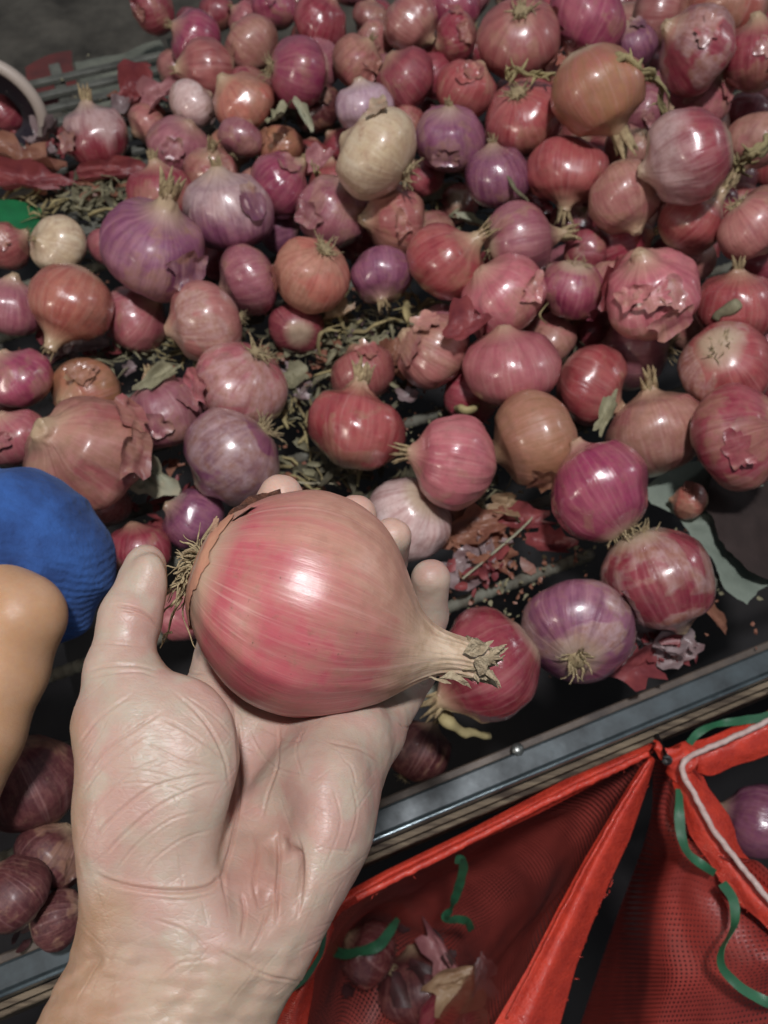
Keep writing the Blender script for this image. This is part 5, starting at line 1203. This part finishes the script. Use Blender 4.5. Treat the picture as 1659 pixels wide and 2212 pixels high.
lsheet('hem_band', [[(712, 1975, -.030), (676, 2050, -.034), (618, 2145, -.036), (560, 2260, -.036)], [(720, 2000, -.034), (690, 2075, -.028), (650, 2150, -.030), (620, 2260, -.030)],
                    [(724, 2010, -.040), (692, 2060, -.040), (672, 2130, -.040), (655, 2260, -.040)]], 8, 50, M['hem'], bag, wrinkle(.0022, 60, 3), .0008)
lsheet('hem_band', [[(1405, 1630, -.030), (1371, 1667, -.036), (1305, 1790, -.042), (1233, 1900, -.050), (1160, 2050, -.062), (1078, 2195, -.075), (1000, 2330, -.09)],
                    [(1410, 1636, -.026), (1376, 1700, -.030), (1325, 1800, -.034), (1258, 1930, -.044), (1195, 2070, -.056), (1140, 2210, -.070), (1090, 2350, -.085)],
                    [(1414, 1640, -.034), (1392, 1712, -.042), (1345, 1845, -.050), (1300, 1950, -.060), (1255, 2050, -.072), (1215, 2190, -.085), (1180, 2360, -.10)]], 8, 100, M['hem'], bag, wrinkle(.0018, 50, 4), .0008)
tape('seam_thread', [(1404, 1640, -.0245), (1360, 1708, -.028), (1300, 1812, -.033), (1234, 1930, -.042), (1170, 2055, -.053), (1095, 2200, -.068)], .0009, M['hem'], bag, 80, round_=True)
tape('green_tape', [(985, 1855, -.05), (1000, 1860, -.06), (996, 1900, -.09), (975, 1960, -.13), (962, 1985, -.15), (1005, 1988, -.17), (1020, 2010, -.19)], .0030, M['green_tape'], bag, 60)
tape('green_tape', [(700, 2008, -.02), (692, 2060, -.022), (665, 2105, -.024), (612, 2150, -.026)], .0018, M['green_tape'], bag, 40)
tape('green_tape', [(860, 1985, -.22), (820, 2040, -.24), (775, 2055, -.25), (735, 2060, -.26), (700, 2040, -.26)], .0045, M['green_tape'], bag, 40)
# second sack
def folds(u, v, p):
    a = min(1, v * 1.6) * .026 * (.6 + .8 * noise.noise(Vector((u * 4, 2, 0))))
    return Vector((math.sin(u * 17 + v * 2) * a * .5 + noise.noise(p * 18) * .006 * v, -math.cos(u * 17 + v * 2) * a * .3, math.sin(u * 17 + v * 2) * a * .9 + noise.noise(p * 30) * .004 * v))
lsheet('sack_body', [[(1412, 1632, -.06), (1400, 1790, -.22), (1322, 2010, -.30), (1225, 2300, -.34)], [(1418, 1640, -.045), (1425, 1800, -.085), (1400, 2010, -.125), (1370, 2300, -.16)],
                     [(1430, 1650, -.042), (1475, 1800, -.055), (1490, 2010, -.085), (1500, 2300, -.12)], [(1446, 1660, -.040), (1520, 1840, -.048), (1570, 2010, -.065), (1640, 2300, -.09)],
                     [(1462, 1670, -.040), (1560, 1850, -.052), (1660, 2010, -.065), (1850, 2250, -.08)], [(1478, 1690, -.045), (1640, 1940, -.06), (1760, 2060, -.08), (1960, 2200, -.10)]], 90, 60, M['mesh2'], bag2, folds)
lsheet('hem_band', [[(1470, 1606, -.030), (1500, 1602, -.030), (1560, 1580, -.030), (1659, 1533, -.030), (1800, 1470, -.03)], [(1500, 1640, -.024), (1530, 1636, -.024), (1590, 1610, -.024), (1660, 1580, -.024), (1800, 1520, -.024)],
                    [(1500, 1672, -.036), (1535, 1672, -.036), (1590, 1655, -.036), (1665, 1630, -.036), (1800, 1580, -.036)]], 12, 50, M['hem'], bag2, wrinkle(.003, 70, 6), .0008)
lsheet('hem_band', [[(1440, 1620, -.034), (1455, 1680, -.036), (1478, 1760, -.040), (1520, 1850, -.044), (1570, 1920, -.048), (1660, 2010, -.050), (1800, 2140, -.05)],
                    [(1470, 1605, -.028), (1486, 1680, -.026), (1525, 1770, -.030), (1570, 1850, -.034), (1625, 1925, -.038), (1700, 2000, -.04), (1820, 2100, -.04)],
                    [(1500, 1610, -.034), (1525, 1690, -.040), (1572, 1760, -.044), (1595, 1830, -.048), (1665, 1895, -.052), (1740, 1960, -.054), (1860, 2050, -.054)]], 16, 90, M['hem'], bag2, wrinkle(.0035, 45, 7), .0008)
lsheet('hem_fold', [[(1404, 1604, -.020), (1440, 1612, -.022), (1480, 1606, -.024), (1510, 1602, -.026)], [(1412, 1624, -.014), (1445, 1632, -.016), (1480, 1634, -.018), (1510, 1640, -.020)], [(1412, 1640, -.030), (1440, 1660, -.030), (1470, 1690, -.030), (1490, 1710, -.030)]], 20, 20, M['hem'], bag2, wrinkle(.006, 90, 8), .0008)
tape('white_cord', [(1720, 1530, -.018), (1659, 1557, -.018), (1607, 1582, -.017), (1550, 1608, -.016), (1495, 1632, -.015), (1474, 1652, -.014), (1480, 1680, -.015), (1500, 1715, -.017), (1541, 1792, -.021), (1606, 1876, -.026), (1660, 1942, -.028), (1740, 2030, -.03)], .0019, M['cord'], bag2, 140, round_=True)
tape('green_tape', [(1468, 1705, -.030), (1468, 1765, -.032), (1480, 1832, -.034), (1520, 1870, -.036), (1545, 1888, -.040)], .0030, M['green_tape'], bag2, 50)
tape('green_tape', [(1560, 1908, -.034), (1586, 1948, -.036), (1584, 2000, -.038), (1560, 2052, -.040), (1562, 2092, -.042), (1600, 2132, -.044), (1655, 2164, -.044), (1720, 2180, -.044)], .0030, M['green_tape'], bag2, 90)
tape('green_tape', [(1489, 1606, -.022), (1515, 1578, -.022), (1560, 1562, -.023), (1625, 1554, -.024), (1680, 1540, -.026)], .0026, M['green_tape'], bag2, 50)
# loose plastic threads along the hems
def threads(pts, parent, n, seed):
    P = crom([at_z(*p) for p in pts], 120); rs = random.Random(seed); V = []; Fc = []
    for k in range(n):
        p = P[rs.randrange(120)] + Vector((rs.uniform(-1, 1), rs.uniform(-1, 1), rs.uniform(0, 1))) * .0015; d = Vector((rs.uniform(-1, 1), rs.uniform(-1, 1), rs.uniform(-.3, 1))).normalized() * rs.uniform(.001, .0045)
        tubeVF([p, p + d * .6, p + d + Vector((rs.uniform(-1, 1), rs.uniform(-1, 1), 0)) * .0015], [.00035, .0003, .0001], 4, False, V, Fc)
    tag(link_mesh('loose_threads', mk('loose_threads', V, Fc), M['hem'], parent), kind='stuff')
threads([(1414, 1640, -.034), (1392, 1712, -.042), (1345, 1845, -.050), (1300, 1950, -.060), (1255, 2050, -.072), (1215, 2190, -.085)], bag, 22, 1)
threads([(1392, 1638, -.036), (1190, 1738, -.036), (966, 1852, -.036), (760, 1950, -.036)], bag, 22, 2)
threads([(1440, 1620, -.034), (1478, 1760, -.040), (1570, 1920, -.048), (1660, 2010, -.050)], bag2, 26, 3)
threads([(1400, 1606, -.028), (1430, 1620, -.026), (1470, 1640, -.026)], bag2, 40, 4)
# nail holding the sacks
V, Fc = tubeVF([kn + Vector((0.004, .012, -.004)), kn + Vector((.006, -.010, .006)), kn + Vector((.006, -.0102, .0065))], [.0018, .0018, .0036], 10); tag(link_mesh('nail', mk('nail', V, Fc), simple('nail_steel', (.22, .22, .22), (.12, .12, .12), .4, 60, .0003, metal=.8)), 'small steel nail from which both red mesh sacks hang', 'nail')
for o in list(bag.children) + list(bag2.children): o.matrix_parent_inverse = (bag if o.parent == bag else bag2).matrix_world.inverted()
# skins coloured almost black for the shadow at the bottom of the sacks
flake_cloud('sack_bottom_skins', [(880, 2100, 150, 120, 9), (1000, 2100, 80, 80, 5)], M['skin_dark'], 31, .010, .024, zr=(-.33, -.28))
bpy.context.view_layer.update()
